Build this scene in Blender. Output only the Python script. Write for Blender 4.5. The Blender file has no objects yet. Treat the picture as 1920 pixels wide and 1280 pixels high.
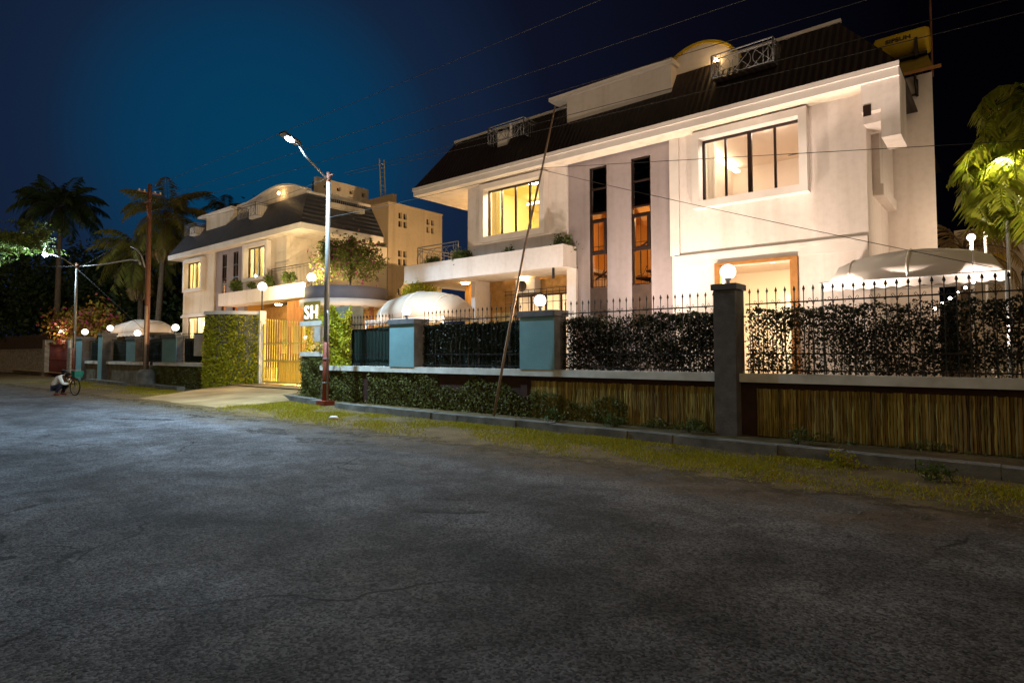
import bpy, math, random
import numpy as np
from mathutils import Vector, Matrix
random.seed(7); rng = np.random.default_rng(11)
S = bpy.context.scene; COL = S.collection
R = math.radians

# ---------------------------------------------------------------- camera, sky, exposure
cam_d = bpy.data.cameras.new('camera'); cam = bpy.data.objects.new('camera', cam_d); COL.objects.link(cam)
cam.location = (0, 0, 1.6); cam.rotation_euler = (R(90 + 2.682), 0, R(39.677))
cam_d.sensor_width = 36; cam_d.lens = 36 * 1131.3 / 1920; cam_d.shift_y = -27.8 / 1920
cam_d.clip_start = .05; cam_d.clip_end = 3000
S.camera = cam
S.view_settings.view_transform = 'Standard'; S.view_settings.look = 'None'
S.view_settings.exposure = 0; S.view_settings.gamma = 1
S.render.engine = 'CYCLES'
S.cycles.use_denoising = True
S.cycles.max_bounces = 6; S.cycles.diffuse_bounces = 4; S.cycles.transparent_max_bounces = 12
S.cycles.sample_clamp_indirect = 4; S.cycles.use_light_tree = True
S.cycles.caustics_reflective = False; S.cycles.caustics_refractive = False

W = bpy.data.worlds.new('World'); S.world = W; W.use_nodes = True
nt = W.node_tree; N = nt.nodes; L = nt.links
bg = N['Background']
tc = N.new('ShaderNodeTexCoord')
dot = N.new('ShaderNodeVectorMath'); dot.operation = 'DOT_PRODUCT'
_d = Vector((-.846, .448, .29)).normalized(); dot.inputs[1].default_value = _d
L.new(tc.outputs['Generated'], dot.inputs[0])
rmp = N.new('ShaderNodeValToRGB'); L.new(dot.outputs['Value'], rmp.inputs[0])
el = rmp.color_ramp.elements
el[0].position = .40; el[0].color = (.0003, .0003, .0009, 1)
el[1].position = 1.0; el[1].color = (.0012, .044, .104, 1)
for p_, c_ in ((.60, (.0006, .0006, .0016, 1)), (.80, (.0026, .0028, .0075, 1)), (.905, (.0042, .0058, .016, 1)), (.945, (.0062, .014, .038, 1)), (.965, (.0065, .0175, .046, 1)), (.985, (.0025, .035, .090, 1))):
    e = el.new(p_); e.color = c_
sky = N.new('ShaderNodeTexSky'); sky.sky_type = 'NISHITA'; sky.sun_disc = False
sky.sun_elevation = R(-6); sky.sun_rotation = R(-57)
mx = N.new('ShaderNodeMix'); mx.data_type = 'RGBA'; mx.blend_type = 'ADD'; mx.inputs[0].default_value = .01
L.new(rmp.outputs[0], mx.inputs[6]); L.new(sky.outputs[0], mx.inputs[7])
dot2 = N.new('ShaderNodeVectorMath'); dot2.operation = 'DOT_PRODUCT'; dot2.inputs[1].default_value = Vector((.62, -.76, .20)).normalized()  # added warm glow low behind the camera, brightens the road-facing walls
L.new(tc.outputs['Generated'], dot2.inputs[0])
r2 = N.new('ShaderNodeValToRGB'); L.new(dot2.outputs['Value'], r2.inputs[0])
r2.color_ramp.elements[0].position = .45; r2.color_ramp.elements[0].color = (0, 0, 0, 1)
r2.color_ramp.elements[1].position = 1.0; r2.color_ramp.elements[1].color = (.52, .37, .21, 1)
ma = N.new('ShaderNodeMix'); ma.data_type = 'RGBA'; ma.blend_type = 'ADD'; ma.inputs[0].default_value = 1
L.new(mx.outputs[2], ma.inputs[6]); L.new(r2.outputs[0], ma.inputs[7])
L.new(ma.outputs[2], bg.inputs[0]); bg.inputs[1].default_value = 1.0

# ---------------------------------------------------------------- materials
MATS = {}
def nodes(name):
    m = bpy.data.materials.new(name); m.use_nodes = True
    MATS[name] = m
    return m, m.node_tree.nodes, m.node_tree.links, m.node_tree.nodes['Principled BSDF']
def C4(c): return (c[0], c[1], c[2], 1)
def paint(name, c, c2=None, rough=.8, scale=3., bump=.0, bscale=60., spec=.3, metal=0, detail=5., lo=.35, hi=.7, stretch=None):
    m, N, L, b = nodes(name)
    c2 = c2 or tuple(x * .8 for x in c)
    t = N.new('ShaderNodeTexCoord'); src = t.outputs['Object']
    if stretch:
        mp = N.new('ShaderNodeMapping'); mp.inputs['Scale'].default_value = stretch; L.new(src, mp.inputs[0]); src = mp.outputs[0]
    n = N.new('ShaderNodeTexNoise'); n.inputs['Scale'].default_value = scale; n.inputs['Detail'].default_value = detail
    L.new(src, n.inputs[0])
    r = N.new('ShaderNodeValToRGB'); L.new(n.outputs['Fac'], r.inputs[0])
    r.color_ramp.elements[0].position = lo; r.color_ramp.elements[0].color = C4(c2)
    r.color_ramp.elements[1].position = hi; r.color_ramp.elements[1].color = C4(c)
    L.new(r.outputs[0], b.inputs['Base Color'])
    b.inputs['Roughness'].default_value = rough; b.inputs['Specular IOR Level'].default_value = spec; b.inputs['Metallic'].default_value = metal
    if bump:
        n2 = N.new('ShaderNodeTexNoise'); n2.inputs['Scale'].default_value = bscale; n2.inputs['Detail'].default_value = 6
        L.new(t.outputs['Object'], n2.inputs[0])
        bp = N.new('ShaderNodeBump'); bp.inputs['Strength'].default_value = bump; bp.inputs['Distance'].default_value = .02
        L.new(n2.outputs['Fac'], bp.inputs['Height']); L.new(bp.outputs[0], b.inputs['Normal'])
    return m
def plaster(name, c, dark=.86, bump=.18):
    m, N, L, b = nodes(name); t = N.new('ShaderNodeTexCoord'); o = t.outputs['Object']
    def nz(sc, st=None, det=5):
        src = o
        if st: mp = N.new('ShaderNodeMapping'); mp.inputs['Scale'].default_value = st; L.new(o, mp.inputs[0]); src = mp.outputs[0]
        n = N.new('ShaderNodeTexNoise'); n.inputs['Scale'].default_value = sc; n.inputs['Detail'].default_value = det; L.new(src, n.inputs[0]); return n.outputs['Fac']
    def rp(f, a, ca, bb, cb):
        r = N.new('ShaderNodeValToRGB'); L.new(f, r.inputs[0]); r.color_ramp.elements[0].position = a; r.color_ramp.elements[0].color = C4(ca); r.color_ramp.elements[1].position = bb; r.color_ramp.elements[1].color = C4(cb); return r.outputs[0]
    def mu(x, y):
        q = N.new('ShaderNodeMix'); q.data_type = 'RGBA'; q.blend_type = 'MULTIPLY'; q.inputs[0].default_value = 1; L.new(x, q.inputs[6]); L.new(y, q.inputs[7]); return q.outputs[2]
    k = dark
    col = rp(nz(.55, None, 6), .34, tuple(x * (k + .06) for x in c), .66, c)
    col = mu(col, rp(nz(1., (2.6, 2.6, .16)), .30, (k, k * .985, k * .96), .52, (1, 1, 1)))
    col = mu(col, rp(nz(7., None, 8), .30, (.93, .925, .92), .55, (1, 1, 1)))
    L.new(col, b.inputs['Base Color']); b.inputs['Roughness'].default_value = .85; b.inputs['Specular IOR Level'].default_value = .25
    bp = N.new('ShaderNodeBump'); bp.inputs['Strength'].default_value = bump; bp.inputs['Distance'].default_value = .02; L.new(nz(45., None, 6), bp.inputs['Height']); L.new(bp.outputs[0], b.inputs['Normal'])
def glow(name, c, s):
    m, N, L, b = nodes(name)
    b.inputs['Base Color'].default_value = C4((.8, .8, .8)); b.inputs['Emission Color'].default_value = C4(c); b.inputs['Emission Strength'].default_value = s
    return m
def foliage(name, cols, trans=.35, rough=.55):
    m, N, L, b = nodes(name)
    g = N.new('ShaderNodeNewGeometry'); r = N.new('ShaderNodeValToRGB')
    L.new(g.outputs['Random Per Island'], r.inputs[0])
    el = r.color_ramp.elements
    while len(el) < len(cols): el.new(.5)
    for i, c in enumerate(cols):
        el[i].position = i / (len(cols) - 1) if len(cols) > 1 else 0; el[i].color = C4(c)
    L.new(r.outputs[0], b.inputs['Base Color']); b.inputs['Roughness'].default_value = rough
    b.inputs['Specular IOR Level'].default_value = .3
    tr = N.new('ShaderNodeBsdfTranslucent'); L.new(r.outputs[0], tr.inputs[0])
    ms = N.new('ShaderNodeMixShader'); ms.inputs[0].default_value = trans
    L.new(b.outputs[0], ms.inputs[1]); L.new(tr.outputs[0], ms.inputs[2])
    L.new(ms.outputs[0], N['Material Output'].inputs[0])
    return m
def cloth(name, c, trans=.5):
    m, N, L, b = nodes(name)
    b.inputs['Base Color'].default_value = C4(c); b.inputs['Roughness'].default_value = .9
    tr = N.new('ShaderNodeBsdfTranslucent'); tr.inputs[0].default_value = C4(c)
    ms = N.new('ShaderNodeMixShader'); ms.inputs[0].default_value = trans
    L.new(b.outputs[0], ms.inputs[1]); L.new(tr.outputs[0], ms.inputs[2]); L.new(ms.outputs[0], N['Material Output'].inputs[0])
    return m
def glassy(name, tint=(1, 1, 1), refl=.10):
    m, N, L, b = nodes(name); N.remove(b)
    t = N.new('ShaderNodeBsdfTransparent'); t.inputs[0].default_value = C4(tint)
    g = N.new('ShaderNodeBsdfGlossy'); g.inputs['Roughness'].default_value = .02
    ms = N.new('ShaderNodeMixShader'); ms.inputs[0].default_value = refl
    L.new(t.outputs[0], ms.inputs[1]); L.new(g.outputs[0], ms.inputs[2]); L.new(ms.outputs[0], N['Material Output'].inputs[0])
    return m

plaster('white_wall', (.81, .735, .70), .88)
plaster('cream_wall', (.79, .69, .57), .84)
plaster('panel_wall', (.37, .315, .325), .84)
plaster('tower_wall', (.62, .49, .34), .84)
paint('grey_band', (.22, .21, .25), (.19, .18, .22), .8, 2)
paint('white_trim', (.80, .74, .70), (.72, .66, .62), .7, 2.5, .1, 60)
paint('brown_frame', (.030, .015, .010), (.02, .010, .007), .4, 8, spec=.4)
paint('orange_wood', (.42, .20, .06), (.34, .15, .04), .5, 6)
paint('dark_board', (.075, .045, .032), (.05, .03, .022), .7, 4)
paint('room_pink', (.84, .72, .63), (.80, .68, .59), .9, 1)
paint('room_yellow', (.82, .70, .36), (.78, .66, .32), .9, 1)
paint('stair_orange', (.80, .45, .12), (.74, .40, .10), .9, 1)
cloth('curtain', (.88, .82, .55)); cloth('net_curtain', (.85, .82, .75))
glassy('pane_glass'); glassy('dark_glass', (.25, .22, .22), .12)
paint('dark_pane', (.02, .018, .02), (.012, .01, .012), .25, 4, spec=.5)
paint('iron_black', (.016, .012, .011), (.008, .006, .005), .5, 20, spec=.4)
paint('iron_white', (.62, .62, .62), (.5, .5, .5), .5, 20)
paint('iron_grey', (.22, .22, .225), (.16, .16, .165), .5, 20)
paint('iron_yellow', (.80, .66, .16), (.70, .55, .10), .45, 12)
cloth('gate_sheet', (.85, .68, .16), .55)
paint('iron_red', (.20, .05, .035), (.14, .03, .025), .6, 15)
paint('pole_silver', (.27, .27, .265), (.17, .165, .16), .5, 10, metal=.2, stretch=(6, 6, .7))
paint('lamp_grey', (.06, .06, .065), (.045, .045, .05), .5, 6)
paint('pole_red', (.26, .055, .03), (.17, .035, .02), .6, 12, .2, 80, stretch=(3, 3, .8))
paint('rust', (.23, .09, .05), (.11, .05, .035), .75, 6, .3, 60, stretch=(3, 3, .6))
paint('bamboo', (.40, .29, .20), (.25, .16, .11), .7, 8, stretch=(8, 8, 1))
paint('wire', (.075, .07, .07), (.05, .05, .05), .7, 4, spec=.1)
paint('pillar_paint', (.19, .36, .40), (.16, .31, .35), .85, 2.2, .35, 45)
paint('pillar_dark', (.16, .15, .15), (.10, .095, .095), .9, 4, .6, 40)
paint('cap_paint', (.16, .16, .17), (.11, .11, .12), .85, 5, .3, 50)
paint('ledge', (.76, .77, .74), (.52, .52, .48), .85, 2.2, .3, 40)
paint('wall_brown', (.055, .024, .017), (.033, .017, .013), .85, 5, .3, 40)
foliage('cladding', [(.15, .085, .03), (.40, .31, .08), (.22, .14, .045), (.48, .40, .14), (.10, .06, .028), (.34, .27, .055), (.26, .20, .09), (.42, .36, .10), (.16, .11, .035)], 0, .9)
_m = MATS['cladding']; _N, _L = _m.node_tree.nodes, _m.node_tree.links; _b = _N['Principled BSDF']; _src = _b.inputs['Base Color'].links[0].from_socket
_t = _N.new('ShaderNodeTexCoord'); _mp = _N.new('ShaderNodeMapping'); _mp.inputs['Scale'].default_value = (9, 9, 1.6); _L.new(_t.outputs['Object'], _mp.inputs[0])
_n = _N.new('ShaderNodeTexNoise'); _n.inputs['Scale'].default_value = 1.4; _n.inputs['Detail'].default_value = 8; _L.new(_mp.outputs[0], _n.inputs[0])
_r = _N.new('ShaderNodeValToRGB'); _L.new(_n.outputs['Fac'], _r.inputs[0]); _r.color_ramp.elements[0].position = .34; _r.color_ramp.elements[0].color = (.50, .48, .36, 1); _r.color_ramp.elements[1].position = .62
_q = _N.new('ShaderNodeMix'); _q.data_type = 'RGBA'; _q.blend_type = 'MULTIPLY'; _q.inputs[0].default_value = 1; _L.new(_src, _q.inputs[6]); _L.new(_r.outputs[0], _q.inputs[7]); _L.new(_q.outputs[2], _b.inputs['Base Color'])
paint('left_base', (.20, .19, .14), (.11, .10, .07), .9, 2.5, .5, 30)
paint('kerb_stone', (.21, .205, .19), (.10, .10, .09), .9, 2.8, .6, 35)
paint('apron', (.46, .33, .17), (.25, .17, .08), .9, .8, .45, 40, detail=8)
paint('earth', (.10, .075, .045), (.055, .045, .025), .95, 2.2, .6, 30)
paint('verge_soil', (.165, .115, .050), (.075, .052, .018), .95, 2.2, .9, 30, detail=9)
paint('patch', (.026, .025, .026), (.012, .012, .012), .8, 12, .8, 60)
def ragged(name):
    m = MATS[name]; N, L = m.node_tree.nodes, m.node_tree.links; b = N['Principled BSDF']; t = N.new('ShaderNodeTexCoord')
    n = N.new('ShaderNodeTexNoise'); n.inputs['Scale'].default_value = 4.5; n.inputs['Detail'].default_value = 9; n.inputs['Roughness'].default_value = .75; L.new(t.outputs['Object'], n.inputs[0])
    r = N.new('ShaderNodeValToRGB'); L.new(n.outputs['Fac'], r.inputs[0]); r.color_ramp.elements[0].position = .46; r.color_ramp.elements[1].position = .56
    tr = N.new('ShaderNodeBsdfTransparent'); ms = N.new('ShaderNodeMixShader'); L.new(r.outputs[0], ms.inputs[0]); L.new(tr.outputs[0], ms.inputs[1]); L.new(b.outputs[0], ms.inputs[2]); L.new(ms.outputs[0], N['Material Output'].inputs[0])
ragged('patch')
paint('net', (.006, .024, .017), (.004, .013, .010), .8, 5, stretch=(30, 1, .5))
paint('awning', (.50, .42, .355), (.43, .36, .305), .8, 1.5)
paint('stone_clad', (.52, .30, .10), (.34, .18, .05), .85, 4, .5, 14)
paint('brick', (.34, .30, .24), (.16, .14, .11), .9, 3, .6, 14, stretch=(1, 1, 3))
paint('tank_yellow', (.62, .44, .03), (.52, .35, .02), .5, 3)
paint('tank_olive', (.28, .20, .03), (.22, .15, .02), .6, 3)
paint('terracotta', (.40, .16, .08), (.3, .11, .05), .8, 8)
paint('bark', (.17, .12, .08), (.08, .06, .04), .9, 8, .6, 30)
paint('skin', (.12, .06, .035), (.10, .05, .03), .6, 10); paint('hair', (.01, .008, .007))
paint('shirt', (.85, .85, .80), (.74, .74, .69), .85, 12); paint('trousers', (.03, .035, .07), (.02, .025, .05), .9, 12)
paint('rubber', (.012, .012, .012), (.008, .008, .008), .7, 10); paint('bag_green', (.01, .16, .12), (.008, .12, .09), .7, 10)
paint('notice', (.50, .46, .40), (.42, .38, .33), .7, 6)
paint('ac_white', (.62, .60, .56), (.5, .48, .45), .6, 5)
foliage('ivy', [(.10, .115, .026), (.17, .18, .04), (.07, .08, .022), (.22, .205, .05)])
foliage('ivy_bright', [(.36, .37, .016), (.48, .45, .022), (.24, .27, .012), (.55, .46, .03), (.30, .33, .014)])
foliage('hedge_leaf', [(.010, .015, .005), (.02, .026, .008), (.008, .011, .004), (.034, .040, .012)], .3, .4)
foliage('palm_leaf', [(.18, .20, .04), (.26, .24, .05), (.14, .17, .035), (.32, .24, .06)], .45, .45)
foliage('palm_bright', [(.16, .20, .012), (.24, .26, .02), (.12, .17, .01), (.28, .24, .03)], .45, .4)
foliage('palm_dry', [(.34, .22, .08), (.24, .18, .06), (.42, .26, .09)], .35)
foliage('tree_leaf', [(.03, .055, .015), (.05, .08, .02), (.02, .04, .012), (.07, .095, .03)], .35)
foliage('lamp_leaf', [(.10, .16, .03), (.14, .20, .045), (.08, .13, .03), (.18, .21, .06)], .45)
foliage('bougain', [(.15, .15, .012), (.24, .19, .015), (.34, .03, .10), (.10, .11, .012), (.30, .20, .02), (.38, .12, .03), (.18, .16, .015)], .4)
foliage('bougain_green', [(.22, .26, .04), (.28, .28, .05), (.10, .14, .02), (.15, .19, .03), (.12, .15, .03), (.08, .12, .02), (.11, .14, .025), (.18, .20, .04), (.13, .16, .03), (.10, .13, .02), (.14, .18, .03), (.38, .03, .22), (.17, .19, .04)], .4)
foliage('shrub_leaf', [(.06, .10, .018), (.10, .14, .025), (.045, .075, .015), (.13, .15, .03)], .3)
foliage('grass_blade', [(.30, .29, .006), (.42, .36, .008), (.20, .23, .006), (.46, .32, .02), (.17, .22, .006), (.34, .22, .03)], .35)
def frosted(name, c, e, tr=.6):
    m, N, L, b = nodes(name); N.remove(b)
    em = N.new('ShaderNodeEmission'); em.inputs[0].default_value = C4(c); em.inputs[1].default_value = e
    t = N.new('ShaderNodeBsdfTransparent'); ms = N.new('ShaderNodeMixShader'); ms.inputs[0].default_value = tr
    L.new(em.outputs[0], ms.inputs[1]); L.new(t.outputs[0], ms.inputs[2]); L.new(ms.outputs[0], N['Material Output'].inputs[0])
LAMPS = {'globe_glow': ((1, .76, .53), 190), 'globe_far': ((1, .70, .42), 230), 'globe_gate': ((1, .77, .42), 900), 'globe_palm': ((1, .88, .50), 520)}
for k_, (c_, p_) in LAMPS.items(): frosted(k_, (1, .93, .84), 6)
def bulb(parent, p, mat, mult=1):
    c, e = LAMPS[mat]; d = bpy.data.lights.new('bulb', 'POINT'); d.energy = e * mult; d.color = c; d.shadow_soft_size = .035
    o = bpy.data.objects.new('bulb', d); COL.objects.link(o); o.parent = parent; o.location = Vector(p) - world_loc(parent)
glow('white_bulb', (1, .9, .75), 30); glow('led_bowl', (.66, .87, 1.0), 2700); glow('led', (.56, .82, 1.0), 10400); glow('flood', (1, .77, .56), 60); glow('flood_gate', (1, .70, .22), 1100); glow('flood_amber', (1, .62, .26), 520)
glow('warm_lamp', (1, .84, .50), 115); glow('pink_lamp', (1, .86, .72), 95); glow('orange_lamp', (1, .62, .25), 60); glow('letter_glow', (1, .93, .72), 2.2); glow('strip', (1, .9, .6), 9)

def roof_mat(name, c, c2, along):
    m = paint(name, c, c2, .55, 3)
    N, L = m.node_tree.nodes, m.node_tree.links; b = N['Principled BSDF']
    t = N.new('ShaderNodeTexCoord'); w = N.new('ShaderNodeTexWave'); w.wave_type = 'BANDS'; w.bands_direction = along
    w.inputs['Scale'].default_value = 1.9; w.inputs['Distortion'].default_value = .15
    L.new(t.outputs['Object'], w.inputs[0])
    bp = N.new('ShaderNodeBump'); bp.inputs['Distance'].default_value = .03; bp.inputs['Strength'].default_value = .9
    L.new(w.outputs['Fac'], bp.inputs['Height']); L.new(bp.outputs[0], b.inputs['Normal'])
roof_mat('roof_dark', (.030, .020, .018), (.02, .014, .012), 'X')
roof_mat('roof_slate', (.11, .115, .14), (.085, .09, .11), 'X')

def asphalt():
    m, N, L, b = nodes('asphalt')
    t = N.new('ShaderNodeTexCoord'); o = t.outputs['Object']
    def noise(s, d=4, src=o, dist=0):
        n = N.new('ShaderNodeTexNoise'); n.inputs['Scale'].default_value = s; n.inputs['Detail'].default_value = d; n.inputs['Distortion'].default_value = dist; L.new(src, n.inputs[0]); return n.outputs['Fac']
    def ramp(f, a, ca, bb, cb):
        r = N.new('ShaderNodeValToRGB'); L.new(f, r.inputs[0]); r.color_ramp.elements[0].position = a; r.color_ramp.elements[0].color = C4(ca)
        r.color_ramp.elements[1].position = bb; r.color_ramp.elements[1].color = C4(cb); return r.outputs[0]
    def mul(x, y, f=1., mode='MULTIPLY'):
        q = N.new('ShaderNodeMix'); q.data_type = 'RGBA'; q.blend_type = mode; L.new(x, q.inputs[6]); L.new(y, q.inputs[7])
        if isinstance(f, float): q.inputs[0].default_value = f
        else: L.new(f, q.inputs[0])
        return q.outputs[2]
    def math_(op, x, y):
        q = N.new('ShaderNodeMath'); q.operation = op
        for i, v in enumerate((x, y)):
            if isinstance(v, (int, float)): q.inputs[i].default_value = v
            else: L.new(v, q.inputs[i])
        return q.outputs[0]
    v = N.new('ShaderNodeTexVoronoi'); v.inputs['Scale'].default_value = 62; L.new(o, v.inputs[0])
    vc = N.new('ShaderNodeSeparateColor'); L.new(v.outputs['Color'], vc.inputs[0])
    stone = ramp(vc.outputs[0], .15, (.026, .026, .028), .95, (.215, .217, .228))
    base = ramp(noise(20, 8), .34, (.034, .034, .036), .70, (.125, .126, .132))
    col = mul(base, stone, .55, 'MIX'); dk = N.new('ShaderNodeRGB'); dk.outputs[0].default_value = (1.22, 1.26, 1.36, 1); col = mul(col, dk.outputs[0])
    mp = N.new('ShaderNodeMapping'); mp.inputs['Scale'].default_value = (.085, .62, 1); mp.inputs['Rotation'].default_value = (0, 0, .10); L.new(o, mp.inputs[0])
    col = mul(col, ramp(noise(1., 5, mp.outputs[0]), .36, (.68, .68, .69), .64, (1.40, 1.41, 1.44)))
    col = mul(col, ramp(noise(.45, 6, o, .8), .36, (.66, .65, .64), .64, (1.22, 1.22, 1.22)))
    col = mul(col, ramp(noise(2.6, 7, o, .5), .40, (.72, .72, .72), .58, (1.08, 1.08, 1.08)))
    # fine cracks
    wp = N.new('ShaderNodeVectorMath'); wp.operation = 'ADD'; nn = N.new('ShaderNodeTexNoise'); nn.inputs['Scale'].default_value = 1.1; nn.inputs['Detail'].default_value = 5; L.new(o, nn.inputs[0])
    L.new(o, wp.inputs[0]); L.new(nn.outputs['Color'], wp.inputs[1])
    ve = N.new('ShaderNodeTexVoronoi'); ve.feature = 'DISTANCE_TO_EDGE'; ve.inputs['Scale'].default_value = .33; L.new(wp.outputs[0], ve.inputs[0])
    cr = ramp(ve.outputs['Distance'], .0025, (1, 1, 1), .0060, (0, 0, 0)); ms = ramp(noise(.28, 3), .50, (0, 0, 0), .58, (.85, .85, .85))
    crm = mul(cr, ms); dark = N.new('ShaderNodeRGB'); dark.outputs[0].default_value = (.012, .012, .012, 1)
    sc_ = N.new('ShaderNodeSeparateColor'); L.new(crm, sc_.inputs[0]); col = mul(col, dark.outputs[0], sc_.outputs[0], 'MIX')
    # soil washed onto the road edge, warm light to the right put in as brown tint
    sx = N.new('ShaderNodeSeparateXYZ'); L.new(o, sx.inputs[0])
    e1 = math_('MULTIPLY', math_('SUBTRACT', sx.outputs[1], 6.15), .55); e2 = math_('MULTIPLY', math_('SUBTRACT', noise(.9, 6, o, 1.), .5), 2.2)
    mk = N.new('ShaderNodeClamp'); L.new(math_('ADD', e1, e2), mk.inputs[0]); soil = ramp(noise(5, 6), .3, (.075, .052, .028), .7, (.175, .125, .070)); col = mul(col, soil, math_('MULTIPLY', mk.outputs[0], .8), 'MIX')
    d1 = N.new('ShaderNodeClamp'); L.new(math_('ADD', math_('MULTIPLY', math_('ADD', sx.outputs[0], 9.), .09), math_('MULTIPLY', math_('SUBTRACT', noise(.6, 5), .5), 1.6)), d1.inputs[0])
    warm_tint = N.new('ShaderNodeRGB'); warm_tint.outputs[0].default_value = (1.0, .80, .58, 1); col = mul(col, warm_tint.outputs[0], math_('MULTIPLY', d1.outputs[0], .75))
    L.new(col, b.inputs['Base Color'])
    b.inputs['Roughness'].default_value = .88; b.inputs['Specular IOR Level'].default_value = .12
    bp = N.new('ShaderNodeBump'); bp.inputs['Strength'].default_value = .55; bp.inputs['Distance'].default_value = .010
    L.new(math_('SUBTRACT', math_('MULTIPLY', noise(120, 4), .8), v.outputs['Distance']), bp.inputs['Height']); L.new(bp.outputs[0], b.inputs['Normal'])
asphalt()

# ---------------------------------------------------------------- mesh helpers
def world_loc(o):
    v = Vector((0, 0, 0))
    while o is not None: v += o.location; o = o.parent
    return v
def tag(o, label=None, cat=None, group=None, kind=None):
    if label: o['label'] = label
    if cat: o['category'] = cat
    if group: o['group'] = group
    if kind: o['kind'] = kind
    return o
def thing(name, label, cat, loc=(0, 0, 0), group=None):
    o = bpy.data.objects.new(name, None); COL.objects.link(o); o.location = loc; o.empty_display_size = .2
    return tag(o, label, cat, group)
def link_mesh(name, me, parent=None, loc=(0, 0, 0)):
    o = bpy.data.objects.new(name, me); COL.objects.link(o)
    if parent: o.parent = parent
    else: o.location = loc
    return o
class MB:
    def __init__(s): s.v = []; s.f = []; s.sm = []
    def add(s, vs, fs, sm=False):
        k = len(s.v); s.v += [tuple(map(float, p)) for p in vs]; s.f += [tuple(i + k for i in f) for f in fs]; s.sm += [sm] * len(fs); return s
    def box(s, x0, x1, y0, y1, z0, z1):
        x0, x1 = min(x0, x1), max(x0, x1); y0, y1 = min(y0, y1), max(y0, y1); z0, z1 = min(z0, z1), max(z0, z1)
        return s.add([(x0, y0, z0), (x1, y0, z0), (x1, y1, z0), (x0, y1, z0), (x0, y0, z1), (x1, y0, z1), (x1, y1, z1), (x0, y1, z1)],
                     [(0, 3, 2, 1), (4, 5, 6, 7), (0, 1, 5, 4), (1, 2, 6, 5), (2, 3, 7, 6), (3, 0, 4, 7)])
    def poly(s, pts): return s.add(pts, [tuple(range(len(pts)))])
    def tube(s, pts, r, n=8, caps=True, sm=True):
        pts = [Vector(p) for p in pts]; rs = r if isinstance(r, (list, tuple)) else [r] * len(pts)
        vs = []; ref = None
        for i, p in enumerate(pts):
            d = (pts[min(i + 1, len(pts) - 1)] - pts[max(i - 1, 0)]).normalized()
            if ref is None: ref = d.orthogonal().normalized()
            a = (ref - d * ref.dot(d)).normalized(); ref = a; b = d.cross(a)
            for k in range(n):
                t = 2 * math.pi * k / n; vs.append(p + (a * math.cos(t) + b * math.sin(t)) * rs[i])
        fs = [(i * n + k, i * n + (k + 1) % n, (i + 1) * n + (k + 1) % n, (i + 1) * n + k) for i in range(len(pts) - 1) for k in range(n)]
        s.add(vs, fs, sm)
        if caps:
            k = len(s.v); m = (len(pts) - 1) * n
            base = k - len(vs); s.f += [tuple(base + j for j in reversed(range(n))), tuple(base + m + j for j in range(n))]; s.sm += [False, False]
        return s
    def lathe(s, c, prof, n=16, sm=True, a0=0, a1=2 * math.pi, sx=1, sy=1):
        full = abs(a1 - a0 - 2 * math.pi) < 1e-6; m = n if full else n + 1
        vs = [(c[0] + sx * r * math.cos(a0 + (a1 - a0) * k / n), c[1] + sy * r * math.sin(a0 + (a1 - a0) * k / n), c[2] + z) for r, z in prof for k in range(m)]
        fs = [(i * m + k, i * m + (k + 1) % m, (i + 1) * m + (k + 1) % m, (i + 1) * m + k) for i in range(len(prof) - 1) for k in range(n)]
        return s.add(vs, fs, sm)
    def ball(s, c, r, n=16, m=10):
        return s.lathe(c, [(max(r * math.sin(math.pi * i / m), .0005), -r * math.cos(math.pi * i / m)) for i in range(m + 1)], n)
    def prism(s, prof, y0, y1, ax='Y'):   # profile (u,z) extruded along Y (or X)
        n = len(prof)
        mk = (lambda u, z, w: (u, w, z)) if ax == 'Y' else (lambda u, z, w: (w, u, z))
        vs = [mk(u, z, y0) for u, z in prof] + [mk(u, z, y1) for u, z in prof]
        return s.add(vs, [tuple(range(n)), tuple(reversed(range(n, 2 * n)))] + [(i, i + n, (i + 1) % n + n, (i + 1) % n) for i in range(n)])
    def build(s, name, mat, parent=None, loc=None, label=None):
        o0 = world_loc(parent) if parent else Vector(loc if loc else (0, 0, 0))
        me = bpy.data.meshes.new(name); me.from_pydata([(x - o0.x, y - o0.y, z - o0.z) for x, y, z in s.v], [], s.f)
        me.polygons.foreach_set('use_smooth', s.sm); me.materials.append(MATS[mat] if isinstance(mat, str) else mat); me.update()
        ob = link_mesh(name, me, parent, o0)
        if label: ob['label'] = label
        return ob
def B(x0, x1, y0, y1, z0, z1): return MB().box(x0, x1, y0, y1, z0, z1)
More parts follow.
